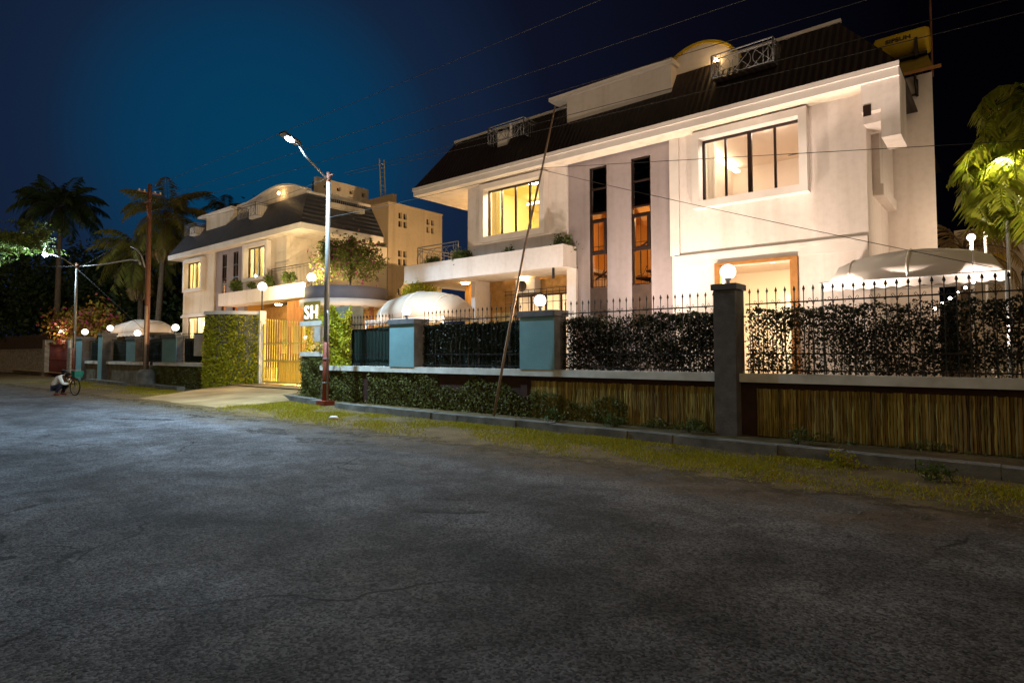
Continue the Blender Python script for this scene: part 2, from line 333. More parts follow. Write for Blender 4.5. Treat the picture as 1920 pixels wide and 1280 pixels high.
def wall(mb, ax, p, th, u0, u1, z0, z1, holes=()):
    us = sorted({u0, u1, *[h[0] for h in holes], *[h[1] for h in holes]}); zs = sorted({z0, z1, *[h[2] for h in holes], *[h[3] for h in holes]})
    nu, nz = len(us) - 1, len(zs) - 1
    if ax == 'Y': P = lambda u, z, d: (u, p + d, z)
    else: P = lambda u, z, d: (p - d, u, z)
    solid = lambda i, j: 0 <= i < nu and 0 <= j < nz and not any(h[0] <= (us[i] + us[i + 1]) / 2 <= h[1] and h[2] <= (zs[j] + zs[j + 1]) / 2 <= h[3] for h in holes)
    for i in range(nu):
        for j in range(nz):
            if not solid(i, j): continue
            a, b, c, d = us[i], us[i + 1], zs[j], zs[j + 1]
            mb.poly([P(a, c, 0), P(b, c, 0), P(b, d, 0), P(a, d, 0)]); mb.poly([P(a, c, th), P(a, d, th), P(b, d, th), P(b, c, th)])
            if not solid(i - 1, j): mb.poly([P(a, c, 0), P(a, d, 0), P(a, d, th), P(a, c, th)])
            if not solid(i + 1, j): mb.poly([P(b, c, 0), P(b, c, th), P(b, d, th), P(b, d, 0)])
            if not solid(i, j - 1): mb.poly([P(a, c, 0), P(a, c, th), P(b, c, th), P(b, c, 0)])
            if not solid(i, j + 1): mb.poly([P(a, d, 0), P(b, d, 0), P(b, d, th), P(a, d, th)])
    return mb
def np_mesh(name, V, F, mat, parent=None, loc=(0, 0, 0), smooth=False):
    V = np.asarray(V, float).reshape(-1, 3); F = np.asarray(F, int); k = F.shape[1]
    o0 = np.array(world_loc(parent) if parent else loc); V = V - o0
    me = bpy.data.meshes.new(name); me.vertices.add(len(V)); me.vertices.foreach_set('co', V.ravel())
    me.loops.add(F.size); me.loops.foreach_set('vertex_index', F.ravel())
    me.polygons.add(len(F)); me.polygons.foreach_set('loop_start', np.arange(0, F.size, k)); me.polygons.foreach_set('loop_total', np.full(len(F), k))
    me.update(calc_edges=True); me.materials.append(MATS[mat])
    return link_mesh(name, me, parent, tuple(o0))
def leaves(P, size, aspect=.55, tilt=None, var=.4):
    """rhombus leaves at points P with random directions; tilt=(vector, amount) biases the normals"""
    n = len(P); P = np.asarray(P, float)
    d = rng.normal(size=(n, 3)); d /= np.linalg.norm(d, axis=1)[:, None]
    nr = rng.normal(size=(n, 3))
    if tilt is not None: nr += np.array(tilt[0]) * tilt[1]
    nr -= (nr * d).sum(1)[:, None] * d; nr /= np.linalg.norm(nr, axis=1)[:, None]
    w = np.cross(d, nr); s = (size * (1 + var * (rng.random(n) * 2 - 1)))[:, None]
    V = np.stack([P - d * s * .5, P + w * s * aspect * .5 + nr * s * .06, P + d * s * .5, P - w * s * aspect * .5 + nr * s * .06], 1)
    return V.reshape(-1, 3), np.arange(4 * n).reshape(n, 4)
def clumped(n, c, rad, k, spread):
    """points in clumps through an ellipsoid's volume"""
    u = rng.normal(size=(k, 3)); u /= np.linalg.norm(u, axis=1)[:, None]; u *= (rng.random(k) ** .45)[:, None]
    cc = np.array(c) + u * np.array(rad)
    i = rng.integers(0, k, n); q = rng.normal(size=(n, 3)) * np.array(spread)
    return cc[i] + q

# ---------------------------------------------------------------- ground, road
def sheet(name, pts, z, mat, sub=None):
    o = MB().poly([(x, y, z) for x, y in pts]).build(name, mat); tag(o, kind='structure'); return o
sheet('ground', [(-400, -300), (300, -300), (300, 400), (-400, 400)], -.02, 'earth')
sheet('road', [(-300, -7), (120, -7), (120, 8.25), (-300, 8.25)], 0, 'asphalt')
_m = MATS['verge_soil']; _N, _L = _m.node_tree.nodes, _m.node_tree.links; _b = _N['Principled BSDF']; _t = _N.new('ShaderNodeTexCoord'); _s = _N.new('ShaderNodeSeparateXYZ'); _L.new(_t.outputs['Object'], _s.inputs[0])
_n = _N.new('ShaderNodeTexNoise'); _n.inputs['Scale'].default_value = 1.7; _n.inputs['Detail'].default_value = 10; _n.inputs['Roughness'].default_value = .7; _L.new(_t.outputs['Object'], _n.inputs[0])
_a = _N.new('ShaderNodeMath'); _a.operation = 'MULTIPLY_ADD'; _L.new(_s.outputs[1], _a.inputs[0]); _a.inputs[1].default_value = 1.1; _a.inputs[2].default_value = -1.1 * 7.75
_c = _N.new('ShaderNodeMath'); _c.operation = 'MULTIPLY_ADD'; _L.new(_n.outputs['Fac'], _c.inputs[0]); _c.inputs[1].default_value = 3.4; _L.new(_a.outputs[0], _c.inputs[2])
_r = _N.new('ShaderNodeMapRange'); _L.new(_c.outputs[0], _r.inputs[0]); _r.inputs[1].default_value = 1.35; _r.inputs[2].default_value = 2.0
_tr = _N.new('ShaderNodeBsdfTransparent'); _x = _N.new('ShaderNodeMixShader'); _L.new(_r.outputs[0], _x.inputs[0]); _L.new(_tr.outputs[0], _x.inputs[1]); _L.new(_b.outputs[0], _x.inputs[2]); _L.new(_x.outputs[0], _N['Material Output'].inputs[0])
def jag(x0, x1, step, base, amp):
    xs = np.arange(x0, x1, step); ph = rng.random(6) * 6
    return [(x, base(x) + amp * (math.sin(x * 1.3 + ph[0]) * .5 + math.sin(x * 3.1 + ph[1]) * .3 + math.sin(x * 7.7 + ph[2]) * .2) + rng.normal() * amp * .28) for x in xs]
vb = lambda x: 6.9
e1 = jag(-100, 40, .14, vb, .34)
sheet('verge', e1 + [(40, 12.6), (-100, 12.6)], .008, 'verge_soil')
ya = lambda x: 10.2
sheet('courtyard', [(-70, 12.62), (30, 12.62), (30, 60), (-70, 60)], .30, 'apron')
# driveway ramp of worn concrete
mb = MB(); prof = [(8.35, .012), (9.6, .05), (11.5, .16), (13.2, .30), (16.0, .315)]
left = [-24.6, -25.6, -26.8, -26.6, -26.4]; right = [-18.6, -19.4, -20.3, -20.3, -20.3]
for i in range(4):
    (y0, z0), (y1, z1) = prof[i], prof[i + 1]; n = 8
    for k in range(n):
        f0, f1 = k / n, (k + 1) / n
        l = lambda a, b, f: a + (b - a) * f
        mb.poly([(l(left[i], right[i], f0), y0, z0), (l(left[i], right[i], f1), y0, z0), (l(left[i + 1], right[i + 1], f1), y1, z1), (l(left[i + 1], right[i + 1], f0), y1, z1)])
for i in range(4):
    (y0, z0), (y1, z1) = prof[i], prof[i + 1]
    for e, sg in ((left, -1), (right, 1)): mb.poly([(e[i], y0, z0), (e[i + 1], y1, z1), (e[i + 1] + sg * .9 * (z1 > .02) * (i < 2) + sg * .05, y1, -.015), (e[i] + sg * .9 * (i < 3) + sg * .05, y0, -.015)])
tag(mb.build('driveway', 'apron'), kind='structure')
# repair patches and potholes
def patch(cx, cy, rx, ry, ang=0, z=.0045, mat='patch'):
    n = 70; a = np.linspace(0, 2 * math.pi, n, endpoint=False); r = 1 + rng.normal(size=n) * .05 + sum(.42 / q * np.sin(q * a + rng.random() * 6) for q in (2, 3, 5, 7, 11))
    ca, sa = math.cos(ang), math.sin(ang)
    pts = [(cx + rx * q * math.cos(t) * ca - ry * q * math.sin(t) * sa, cy + rx * q * math.cos(t) * sa + ry * q * math.sin(t) * ca) for t, q in zip(a, r)]
    return sheet('road_patch', pts, z, mat)
for p in [(-9.9, 6.5, .95, .30, .25), (-12.1, 6.55, .75, .30, .1), (-10.4, 7.3, .8, .22, .1), (-4.5, 4.42, .42, .09, .55), (-16.7, 5.8, .9, .18, .5), (-16.4, 6.95, .7, .22, .2), (-14.5, 7.3, .8, .2, .2),
          (-9.3, 4.9, .3, .05, .5), (-4.9, 4.75, .25, .03, .5), (-7.6, 5.35, .25, .03, .4)]: patch(*p)
for p in [(-22.5, 8.5, 1.6, .45, .2), (-19.6, 8.15, 1.2, .3, .3)]: patch(*p, z=.0145, mat='verge_soil')

def pebbles(n, x0, x1, y0, y1, smin, smax):
    px_, py_, ss = rng.uniform(x0, x1, n), y0 + (y1 - y0) * rng.beta(2, 2, n), rng.uniform(smin, smax, n)
    base = np.array([(1, 0, 0), (0, 1, 0), (-1, 0, 0), (0, -1, 0), (0, 0, .7)]); V = np.zeros((n, 5, 3))
    V[:] = base[None] * ss[:, None, None] * rng.uniform(.6, 1.3, (n, 5, 1)); V += np.stack([px_, py_, np.full(n, .003)], 1)[:, None]
    F = np.array([(0, 1, 4), (1, 2, 4), (2, 3, 4), (3, 0, 4)]); return V.reshape(-1, 3), (np.arange(n)[:, None, None] * 5 + F[None]).reshape(-1, 3)
V, F = pebbles(5200, -30, 2.5, 6.4, 9.2, .006, .022); tag(np_mesh('gravel', V, F, 'kerb_stone'), 'loose gravel scattered along the edge of the road', 'gravel', kind='stuff')
# kerb of the roadside drain
kx = [-20.4, -18.4, -16.3, -13.9, -10, -5.4, -1.2, 3.5]; ky = [11.55, 11.1, 10.72, 10.38, 10.3, 10.25, 10.02, 9.8]
def kerb_y(x): return float(np.interp(x, kx, ky))
mb = MB(); xs = list(np.arange(-20.4, 3.4, .92))
for i in range(len(xs) - 1):
    if 4 == i: continue
    a, b = xs[i] + .006, xs[i + 1] - .006; ya_, yb_ = kerb_y(a), kerb_y(b); w = .30; h = .165 + rng.normal() * .006; t = rng.normal() * .012
    P = [(a, ya_ + t, -.01), (b, yb_ + t, -.01), (b, yb_ + w + t, -.01), (a, ya_ + w + t, -.01)]
    mb.add([*P, *[(x, y + (.02 if k < 2 else 0), h) for k, (x, y, z) in enumerate(P)]], [(4, 5, 6, 7), (0, 1, 5, 4), (1, 2, 6, 5), (2, 3, 7, 6), (3, 0, 4, 7)])
tag(mb.build('kerb', 'kerb_stone'), kind='structure')
mb = MB()
for a, b, y in [(-43, -40.8, 11.6), (-40.7, -38.4, 11.45), (-38.3, -36.1, 11.3), (-33.6, -31.2, 11.35), (-31.1, -28.9, 11.3)]:
    mb.box(a, b, y, y + .35, -.01, .17)
tag(mb.build('kerb', 'kerb_stone'), kind='structure')

# grass of the verge: one mass of blades
n = 170000
gx = np.concatenate([rng.uniform(-19, 2.5, int(n * .75)), rng.uniform(-45, -25, n - int(n * .75))])
kyv = np.where(gx > -20, np.interp(gx, kx, ky), 11.4); base = np.where(gx > -24, 7.75, 8.7)
f = rng.beta(2.1, 1.1, n); gy = base + (kyv - .05 - base) * f
den = np.sin(gx * 1.7 + np.sin(gy * 2.3) * 1.5) + np.sin(gx * .61 + gy * 1.9) + np.sin(gy * 4.3 + gx * 3.7) * .6
keep = (den + rng.normal(size=n) * .8 > .05); gx, gy = gx[keep], gy[keep]; n = len(gx)
a = rng.uniform(0, 6.28, n); h = rng.uniform(.018, .055, n); w = rng.uniform(.006, .012, n)
big = rng.random(n) < .02; h[big] *= 2.2
V = np.zeros((n, 3, 3)); V[:, 0] = np.stack([gx - np.cos(a) * w, gy - np.sin(a) * w, np.full(n, .006)], 1); V[:, 1] = np.stack([gx + np.cos(a) * w, gy + np.sin(a) * w, np.full(n, .006)], 1)
V[:, 2] = np.stack([gx + rng.normal(size=n) * .025, gy + rng.normal(size=n) * .025, h], 1)
tag(np_mesh('grass', V, np.arange(3 * n).reshape(n, 3), 'grass_blade'), 'patchy short yellow green grass along the road verge', 'grass', kind='stuff')

# ---------------------------------------------------------------- boundary walls
WY = 12.3
def cladding(parent, x0, x1, z0=.0, z1=1.0):
    mb = MB(); x = x0
    while x < x1:
        w = min(random.uniform(.022, .062), x1 - x); r = w / 2; cx = x + r; d = random.uniform(.4, 1.) * .028
        zt = z1 - random.uniform(0, .02)
        pr = [(cx + r * .98 * math.cos(t), WY - .004 - d * math.sin(t)) for t in (math.pi, math.pi * .75, math.pi * .5, math.pi * .25, 0)]
        segs = 7; zz = [z0 + (zt - z0) * k / segs for k in range(segs + 1)]
        jit = [random.uniform(-.006, .006) for _ in zz]
        vs = [(px + jit[k], py + jit[k], z) for k, z in enumerate(zz) for px, py in pr]
        mb.add(vs, [(k * 5 + j, k * 5 + j + 1, (k + 1) * 5 + j + 1, (k + 1) * 5 + j) for k in range(segs) for j in range(4)])
        x += w
    return mb.build('cladding', 'cladding', parent)
def ivy_face(parent, x0, x1, z0, z1, n, mat='ivy', y=WY, size=.07, fn=None, depth=.10, name='ivy'):
    x = rng.uniform(x0, x1, n); z = rng.uniform(z0, z1, n)
    k = fn(x, z) if fn else np.ones(n, bool); x, z = x[k], z[k]
    yy = y - .01 - np.abs(rng.normal(size=len(x))) * depth * .5 * (1 + .6 * np.sin(x * 5 + z * 7))
    V, F = leaves(np.stack([x, yy, z], 1), size, .6, ((0, -1, .35), 1.1))
    return np_mesh(name, V, F, mat, parent)
w1 = thing('boundary_wall', 'long low boundary wall between gate and dark pillar, ivy on its left half', 'wall', (-12, 12.4, 0))
B(-18.97, -4.66, WY, WY + .3, -.02, 1.06).build('wall_body', 'wall_brown', w1)
B(-18.99, -4.665, WY - .12, WY + .36, 1.062, 1.23).build('coping', 'ledge', w1)
cladding(w1, -9.55, -4.68, .02, .95)
for x in (-16.42, -9.78): B(x - .11, x + .11, WY - .03, WY - .001, 0, 1.055).build('rib_post', 'wall_brown', w1)
ivy_face(w1, -18.9, -9.3, .02, 1.03, 9500, fn=lambda x, z: (np.abs(x + 16.42) > .14) & ((z < .80 + .18 * np.sin(x * 2.1) + .10 * np.sin(x * 5.3)) | (x < -13)))
ivy_face(w1, -9.4, -4.8, .0, .95, 5200, fn=lambda x, z: z < np.where(x < -6.75, .62 - .13 * np.abs(x + 8.2) + .16 * np.sin(x * 3.3), .13 + .10 * np.sin(x * 6)) , depth=.13)
w2 = thing('boundary_wall', 'low ribbed boundary wall right of the dark pillar with bare brown cladding', 'wall', (-1, 12.4, 0))
B(-4.22, 3.2, WY, WY + .3, -.02, 1.06).build('wall_body', 'wall_brown', w2)
B(-4.215, 3.22, WY - .12, WY + .36, 1.062, 1.23).build('coping', 'ledge', w2)
cladding(w2, -3.92, 3.15, .02, .95)
ivy_face(w2, -3.6, 3.1, .0, .25, 900, fn=lambda x, z: z < .10 + .08 * np.sin(x * 4.1), depth=.2)
w3 = thing('boundary_wall', 'low grey boundary wall left of the ivy gate wall', 'wall', (-36, 12.4, 0))
B(-46.3, -28.3, WY, WY + .3, -.02, 1.06).build('wall_body', 'left_base', w3)
for a, b in [(-46.35, -36.0), (-34.2, -28.32)]: B(a, b, WY - .12, WY + .36, 1.062, 1.22).build('coping', 'ledge', w3)
ivy_face(w3, -34.6, -28.3, .02, 1.03, 3800, size=.085)

# weeds and small plants along the drain
def weed(x, y, s, label, mat='shrub_leaf'):
    r = thing('weed', label, 'plant', (x, y, 0), 'weeds along the drain')
    P = clumped(int(170 * s), (x, y, .12 * s), (.22 * s, .14 * s, .11 * s), 9, (.05, .05, .05)); P[:, 2] = np.maximum(P[:, 2], .02)
    V, F = leaves(P, .07, .4, ((0, -.4, 1), .8)); np_mesh('foliage', V, F, mat, r)
    mb = MB()
    for _ in range(5):
        a = random.uniform(0, 6.28); mb.tube([(x, y, -.01), (x + .06 * s * math.cos(a), y + .06 * s * math.sin(a), .14 * s)], .004, 4)
    mb.build('stem', 'bark', r)
weed(-8.5, 11.75, 1.7, 'leafy green weed clump at the wall foot right of the leaning pole')
weed(-5.15, 11.9, 1.5, 'green weed tuft at the wall foot left of the dark pillar')
weed(-3.0, 11.6, 1.2, 'green weed tuft at the wall foot right of the dark pillar')
weed(-1.95, 9.75, .9, 'small bright weed on the verge below the ribbed wall', 'grass_blade')
weed(-.85, 9.4, 1.1, 'tufted weed near the right end of the verge', 'shrub_leaf')
weed(-6.9, 11.85, 1.2, 'low weed at the wall foot midway between leaning pole and dark pillar')
tag(MB().lathe((-13.0, 8.75, .04), [(.001, -.04), (.09, -.03), (.11, .01), (.07, .05), (.001, .06)], 9, True, sx=1.4).build('stone', 'white_trim'), 'small pale stone lying on the grass near the lamp pole', 'stone')

# pillars
def pillar(name, label, x0, x1, y0, y1, z0, z1, mat, cap=.05, capz=.15, group='fence pillars'):
    r = thing(name, label, 'pillar', ((x0 + x1) / 2, (y0 + y1) / 2, z0), group)
    B(x0, x1, y0, y1, z0, z1 - capz).build('shaft', mat, r)
    B(x0 - cap, x1 + cap, y0 - cap, y1 + cap, z1 - capz + .002, z1).build('cap', 'cap_paint', r)
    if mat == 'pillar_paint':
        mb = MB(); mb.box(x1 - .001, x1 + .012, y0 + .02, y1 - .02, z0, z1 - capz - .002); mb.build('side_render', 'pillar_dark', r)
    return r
pillar('fence_pillar', 'tall dark rough pillar standing to the ground, in front of the hedge', -4.66, -4.225, 12.03, 12.55, -.02, 3.03, 'pillar_dark', .04, .12)
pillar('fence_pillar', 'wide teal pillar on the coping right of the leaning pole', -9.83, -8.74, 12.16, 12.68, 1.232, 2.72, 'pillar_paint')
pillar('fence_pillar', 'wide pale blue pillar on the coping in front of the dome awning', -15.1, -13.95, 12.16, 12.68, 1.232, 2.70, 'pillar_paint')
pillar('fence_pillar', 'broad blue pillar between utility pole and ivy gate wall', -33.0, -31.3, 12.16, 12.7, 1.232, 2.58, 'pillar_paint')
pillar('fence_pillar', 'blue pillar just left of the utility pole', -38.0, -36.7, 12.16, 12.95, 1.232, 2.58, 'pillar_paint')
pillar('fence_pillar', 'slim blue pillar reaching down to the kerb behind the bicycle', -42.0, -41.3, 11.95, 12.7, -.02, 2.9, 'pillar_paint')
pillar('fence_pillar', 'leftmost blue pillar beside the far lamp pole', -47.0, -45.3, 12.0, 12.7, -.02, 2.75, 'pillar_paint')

def globe(label, x, y, z, r=.15, mat='globe_glow', stem=.12, metal='cap_paint', post_r=.035, mult=1):
    o = thing('globe_lamp', label, 'lamp', (x, y, z - r - stem), 'lit globe lamps')
    MB().ball((x, y, z), r, 18, 12).build('globe', mat, o); bulb(o, (x, y, z), mat, mult)
    MB().lathe((x, y, z - r - stem), [(post_r * 2, 0), (post_r * 2, .02), (post_r, .03), (post_r, stem - .03), (post_r * 2, stem), (post_r * 2, stem + .03)], 10).build('stem', metal, o)
globe('lit globe lamp on the tall dark pillar', -4.45, 12.3, 3.30, .155, stem=.11)
globe('lit globe lamp on the teal pillar beside the leaning pole', -9.36, 12.42, 3.0, .155, mult=1.8)
globe('lit globe lamp on the pale blue pillar before the dome awning', -14.6, 12.42, 2.97, .14, mult=2.2)
globe('lit globe lamp on the broad pillar right of the utility pole', -32.1, 12.42, 2.96, .17, 'globe_far', .2)
globe('lit globe lamp on the blue pillar left of the utility pole', -37.4, 12.5, 2.80, .17, 'globe_far', .06)
globe('lit globe lamp on the slim pillar behind the bicycle', -41.5, 12.4, 3.2, .17, 'globe_far', .12)
globe('lit globe lamp on the leftmost pillar by the pink flowers', -46.6, 12.5, 3.1, .19, 'globe_far', .16)
globe('lit globe lamp on the far red gate', -53.4, 12.9, 3.25, .19, 'globe_far', .5)

# spiked iron fence panels
def spear(mb, x, y, z0, z1, scroll):
    mb.tube([(x, y, z0), (x, y, z1 - .12)], .009, 5, False)
    mb.lathe((x, y, z1 - .13), [(.008, 0), (.016, .012), (.008, .024), (.027, .045), (.018, .085), (.001, .13)], 6)
    if scroll:
        for sg in (-1, 1):
            mb.tube([(x, y, z1 - .40), (x + sg * .03, y, z1 - .30), (x + sg * .065, y, z1 - .25), (x + sg * .085, y, z1 - .28), (x + sg * .065, y, z1 - .305)], .006, 4, False)
        mb.lathe((x, y, z1 - .34), [(.008, 0), (.02, .015), (.008, .03)], 6)
def iron_fence(label, x0, x1, n=None, z1=2.94, y=12.42):
    r = thing('iron_fence', label, 'fence', ((x0 + x1) / 2, y, 1.232), 'spiked iron fence panels')
    for z in (1.30, 1.62, 2.62): B(x0, x1, y - .012, y + .012, z - .013, z + .013).build('rail', 'iron_black', r)
    n = n or round((x1 - x0) / .17); first = {}
    for i in range(n):
        x = x0 + (i + .5) * (x1 - x0) / n; k = i % 2
        if k not in first:
            mb = MB(); spear(mb, x, y, 1.232, z1, k); first[k] = (mb.build('picket', 'iron_black', r), x)
        else:
            o, xf = first[k]; c = o.copy(); COL.objects.link(c); c.parent = r; c.location = o.location + Vector((x - xf, 0, 0))
    return r
iron_fence('spiked black iron fence right of the dark pillar, before the sparkling hedge', -4.15, 2.6)
iron_fence('spiked black iron fence between teal pillar and dark pillar', -8.66, -4.72)
iron_fence('spiked black iron fence between the pale blue and teal pillars', -13.85, -9.92)
iron_fence('spiked black iron fence between lamp pole and pale blue pillar', -18.2, -15.2)
for a, b, lb in [(-31.2, -28.4, 'dark iron fence between broad blue pillar and ivy gate wall'), (-36.6, -33.1, 'dark iron fence right of the blue pillar, behind the utility pole'),
                 (-41.2, -38.1, 'dark iron fence right of the slim blue pillar'), (-45.2, -42.1, 'leftmost dark iron fence beside the far lamp pole')]:
    iron_fence(lb, a, b, z1=2.55)
def net_panel(label, x0, x1, z1=2.5, y=12.52):
    n = int((x1 - x0) / .05); mb = MB(); vs = []
    for i in range(n + 1):
        x = x0 + (x1 - x0) * i / n
        for z in (1.235, 1.6, 2.0, z1): vs.append((x, y + .006 * math.sin(i * 1.3) + .01 * math.sin(x * 3 + z * 2), z + (.03 * math.sin(x * 2.3) if z == z1 else 0)))
    fs = [(i * 4 + k, (i + 1) * 4 + k, (i + 1) * 4 + k + 1, i * 4 + k + 1) for i in range(n) for k in range(3)]
    mb.add(vs, fs, True); tag(mb.build('shade_net', 'net', None, ((x0 + x1) / 2, y, 1.235)), label, 'shade net', 'green shade nets behind the fence')
net_panel('dark green shade net behind the fence beside the lamp pole', -18.3, -15.2)
net_panel('dark green shade net between the pale blue and teal pillars', -13.85, -9.92)
for a, b, w in [(-31.2, -28.4, 'next to the ivy gate wall'), (-36.6, -33.1, 'behind the utility pole'), (-41.2, -38.1, 'right of the slim blue pillar'), (-45.2, -42.1, 'beside the far lamp pole')]:
    net_panel('dark shade net on the left fence ' + w, a, b, 2.42)
def hedge(label, x0, x1, n, z0=1.24, z1=2.53, y0=12.46, y1=12.98, size=.05):
    r = thing('hedge', label, 'hedge', ((x0 + x1) / 2, (y0 + y1) / 2, .3), 'hedges behind the fence')
    x = rng.uniform(x0, x1, n); z = z0 + (z1 - z0) * rng.random(n) ** .93; y = rng.uniform(y0, y1, n)
    z += np.where(z > z1 - .12, .03 * np.sin(x * 9) + .02 * np.sin(x * 23), 0)
    den = np.sin(x * 4.7 + z * 3.1) + np.sin(z * 8.3 - x * 2.2) + rng.normal(size=n) * .9; k = den > -1.9; big = np.sin(x * 2.1 + 1.3 * np.sin(z * 3.)) + np.sin(z * 4.4 + x * 1.1 + y * 6) * .8 + rng.normal(size=n) * .6; k &= big > -1.15; x, y, z = x[k], y[k], z[k]
    sh = rng.random(len(x)) < .02; z[sh & (z > z1 - .35)] += rng.uniform(.05, .16, int((sh & (z > z1 - .35)).sum()))
    V, F = leaves(np.stack([x, y, z], 1), size, .62, ((0, -1, .3), .7), .6); np_mesh('foliage', V, F, 'hedge_leaf', r)
    mb = MB()
    for i in range(int((x1 - x0) / .17)):
        xx = x0 + .1 + i * .17 + random.uniform(-.04, .04); mb.tube([(xx, (y0 + y1) / 2, .28), (xx + random.uniform(-.1, .1), (y0 + y1) / 2 + random.uniform(-.06, .06), 1.9), (xx + random.uniform(-.15, .15), (y0 + y1) / 2, z1 - .08)], [.02, .014, .006], 5)
    mb.build('stem', 'bark', r)
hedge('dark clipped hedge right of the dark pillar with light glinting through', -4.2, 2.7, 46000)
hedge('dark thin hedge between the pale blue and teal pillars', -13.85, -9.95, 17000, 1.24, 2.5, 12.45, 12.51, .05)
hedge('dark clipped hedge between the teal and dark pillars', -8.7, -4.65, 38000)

# ---------------------------------------------------------------- curved ivy gate wall, gate, right gate pier
gw = thing('ivy_gate_wall', 'tall curved ivy covered wall with pale coping, left of the yellow gate', 'wall', (-27.5, 12.9, 0))
arc = []
for k in range(13):
    t = k / 12; bx, by = -28.3 + 1.95 * t, 12.2 + 1.65 * t; bul = .42 * math.sin(math.pi * t); arc.append((bx + bul * .64, by - bul * .77))
def strip(pts, z0, z1, off=0, th=.3):
    mb = MB(); n = len(pts); nx = []
    for i in range(n):
        a = Vector(pts[max(i - 1, 0)]); b = Vector(pts[min(i + 1, n - 1)]); d = (b - a).normalized(); nx.append(Vector((d.y, -d.x)))
    fr = [(p[0] + q.x * off, p[1] + q.y * off) for p, q in zip(pts, nx)]; bk = [(p[0] - q.x * th, p[1] - q.y * th) for p, q in zip(pts, nx)]
    vs = [(x, y, z) for z in (z0, z1) for x, y in fr] + [(x, y, z) for z in (z0, z1) for x, y in bk]
    fs = []
    for i in range(n - 1):
        fs += [(i, i + 1, n + i + 1, n + i), (n + i, n + i + 1, 3 * n + i + 1, 3 * n + i), (2 * n + i + 1, 2 * n + i, 3 * n + i, 3 * n + i + 1), (i + 1, i, 2 * n + i, 2 * n + i + 1)]
    fs += [(0, n, 3 * n, 2 * n), (n - 1, 3 * n - 1, 4 * n - 1, 2 * n - 1)]
    mb.add(vs, fs, False); return mb, nx
mb, nrm = strip(arc, 0, 3.42); mb.build('wall_body', 'left_base', gw)
strip(arc, 3.422, 3.58, .08, .4)[0].build('coping', 'white_trim', gw)
B(-26.52, -26.22, 13.72, 14.02, .1, 3.60).build('gate_post', 'white_trim', gw)
n = 6500; ti = rng.uniform(0, 12, n); i0 = np.minimum(ti.astype(int), 11); fr = ti - i0; A = np.array(arc); NN = np.array([[q.x, q.y] for q in nrm])
xy = A[i0] * (1 - fr)[:, None] + A[i0 + 1] * fr[:, None]; nn = NN[i0]; z = rng.uniform(.1, 3.4, n)
k = (z < 2.3 + .8 * np.sin(ti * 1.1) + .4 * np.sin(ti * 3)) | (rng.random(n) < .35)
dd = .02 + np.abs(rng.normal(size=n)) * .06
P = np.stack([xy[:, 0] + nn[:, 0] * dd, xy[:, 1] + nn[:, 1] * dd, z], 1)[k]
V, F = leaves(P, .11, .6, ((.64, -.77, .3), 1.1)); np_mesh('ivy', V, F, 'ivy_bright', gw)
globe('lit globe lamp on a thin post above the ivy gate wall', -26.5, 13.95, 4.74, .20, 'globe_gate', stem=.98, metal='iron_black', post_r=.03)

g = thing('iron_gate', 'yellow lit iron gate of vertical bars with a solid lower sheet', 'gate', (-24.7, 13.9, .33))
B(-26.16, -22.6, 13.88, 13.92, 1.30, 1.36).build('rail', 'iron_yellow', g); B(-26.16, -22.6, 13.88, 13.92, .36, .44).build('rail', 'iron_yellow', g)
B(-26.16, -22.6, 13.88, 13.92, 2.08, 2.12).build('rail', 'iron_yellow', g); B(-26.2, -26.12, 13.87, 13.93, .34, 3.0).build('stile', 'iron_yellow', g)
f0 = None
for i in range(17):
    x = -26.05 + i * .205; zt = 3.25 - .25 * (i / 17)
    mb = MB(); mb.tube([(x, 13.9, .38), (x, 13.9, zt - .1)], .014, 5, False); mb.lathe((x, 13.9, zt - .11), [(.012, 0), (.03, .03), (.001, .11)], 6); mb.build('bar', 'iron_yellow', g)
B(-24.84, -22.62, 13.925, 13.945, .44, 1.30).build('sheet_panel', 'gate_sheet', g)
mb = MB()
for i in range(16): x = -26.1 + i * .08; mb.tube([(x, 13.86, .42), (x, 13.86, 1.02)], .007, 4, False)
mb.box(-26.12, -24.86, 13.85, 13.87, 1.02, 1.05); mb.build('lower_grille', 'iron_yellow', g)
mb = MB()
for rr in (.19, .13): mb.tube([(-24.3 + rr * math.cos(t), 13.86, 2.1 + rr * math.sin(t)) for t in np.linspace(0, 2 * math.pi, 21)], .02, 5, False)
mb.tube([(-24.36, 13.86, 2.0), (-24.36, 13.86, 2.2)], .016, 5); mb.tube([(-24.24, 13.86, 2.0), (-24.24, 13.86, 2.2)], .016, 5); mb.tube([(-24.36, 13.86, 2.1), (-24.24, 13.86, 2.1)], .016, 5)
mb.build('emblem', 'iron_yellow', g)
for x in (-24.5, -23.75, -23.0): MB().ball((x, 14.3, .72), .055, 8, 6).build('sheet_backlight', 'flood_gate', g)  # added unseen lamps that make the sheet panel glow
for z in (.6, 1.7, 2.75): B(-26.24, -26.17, 13.84, 13.9, z, z + .12).build('hinge', 'iron_yellow', g)

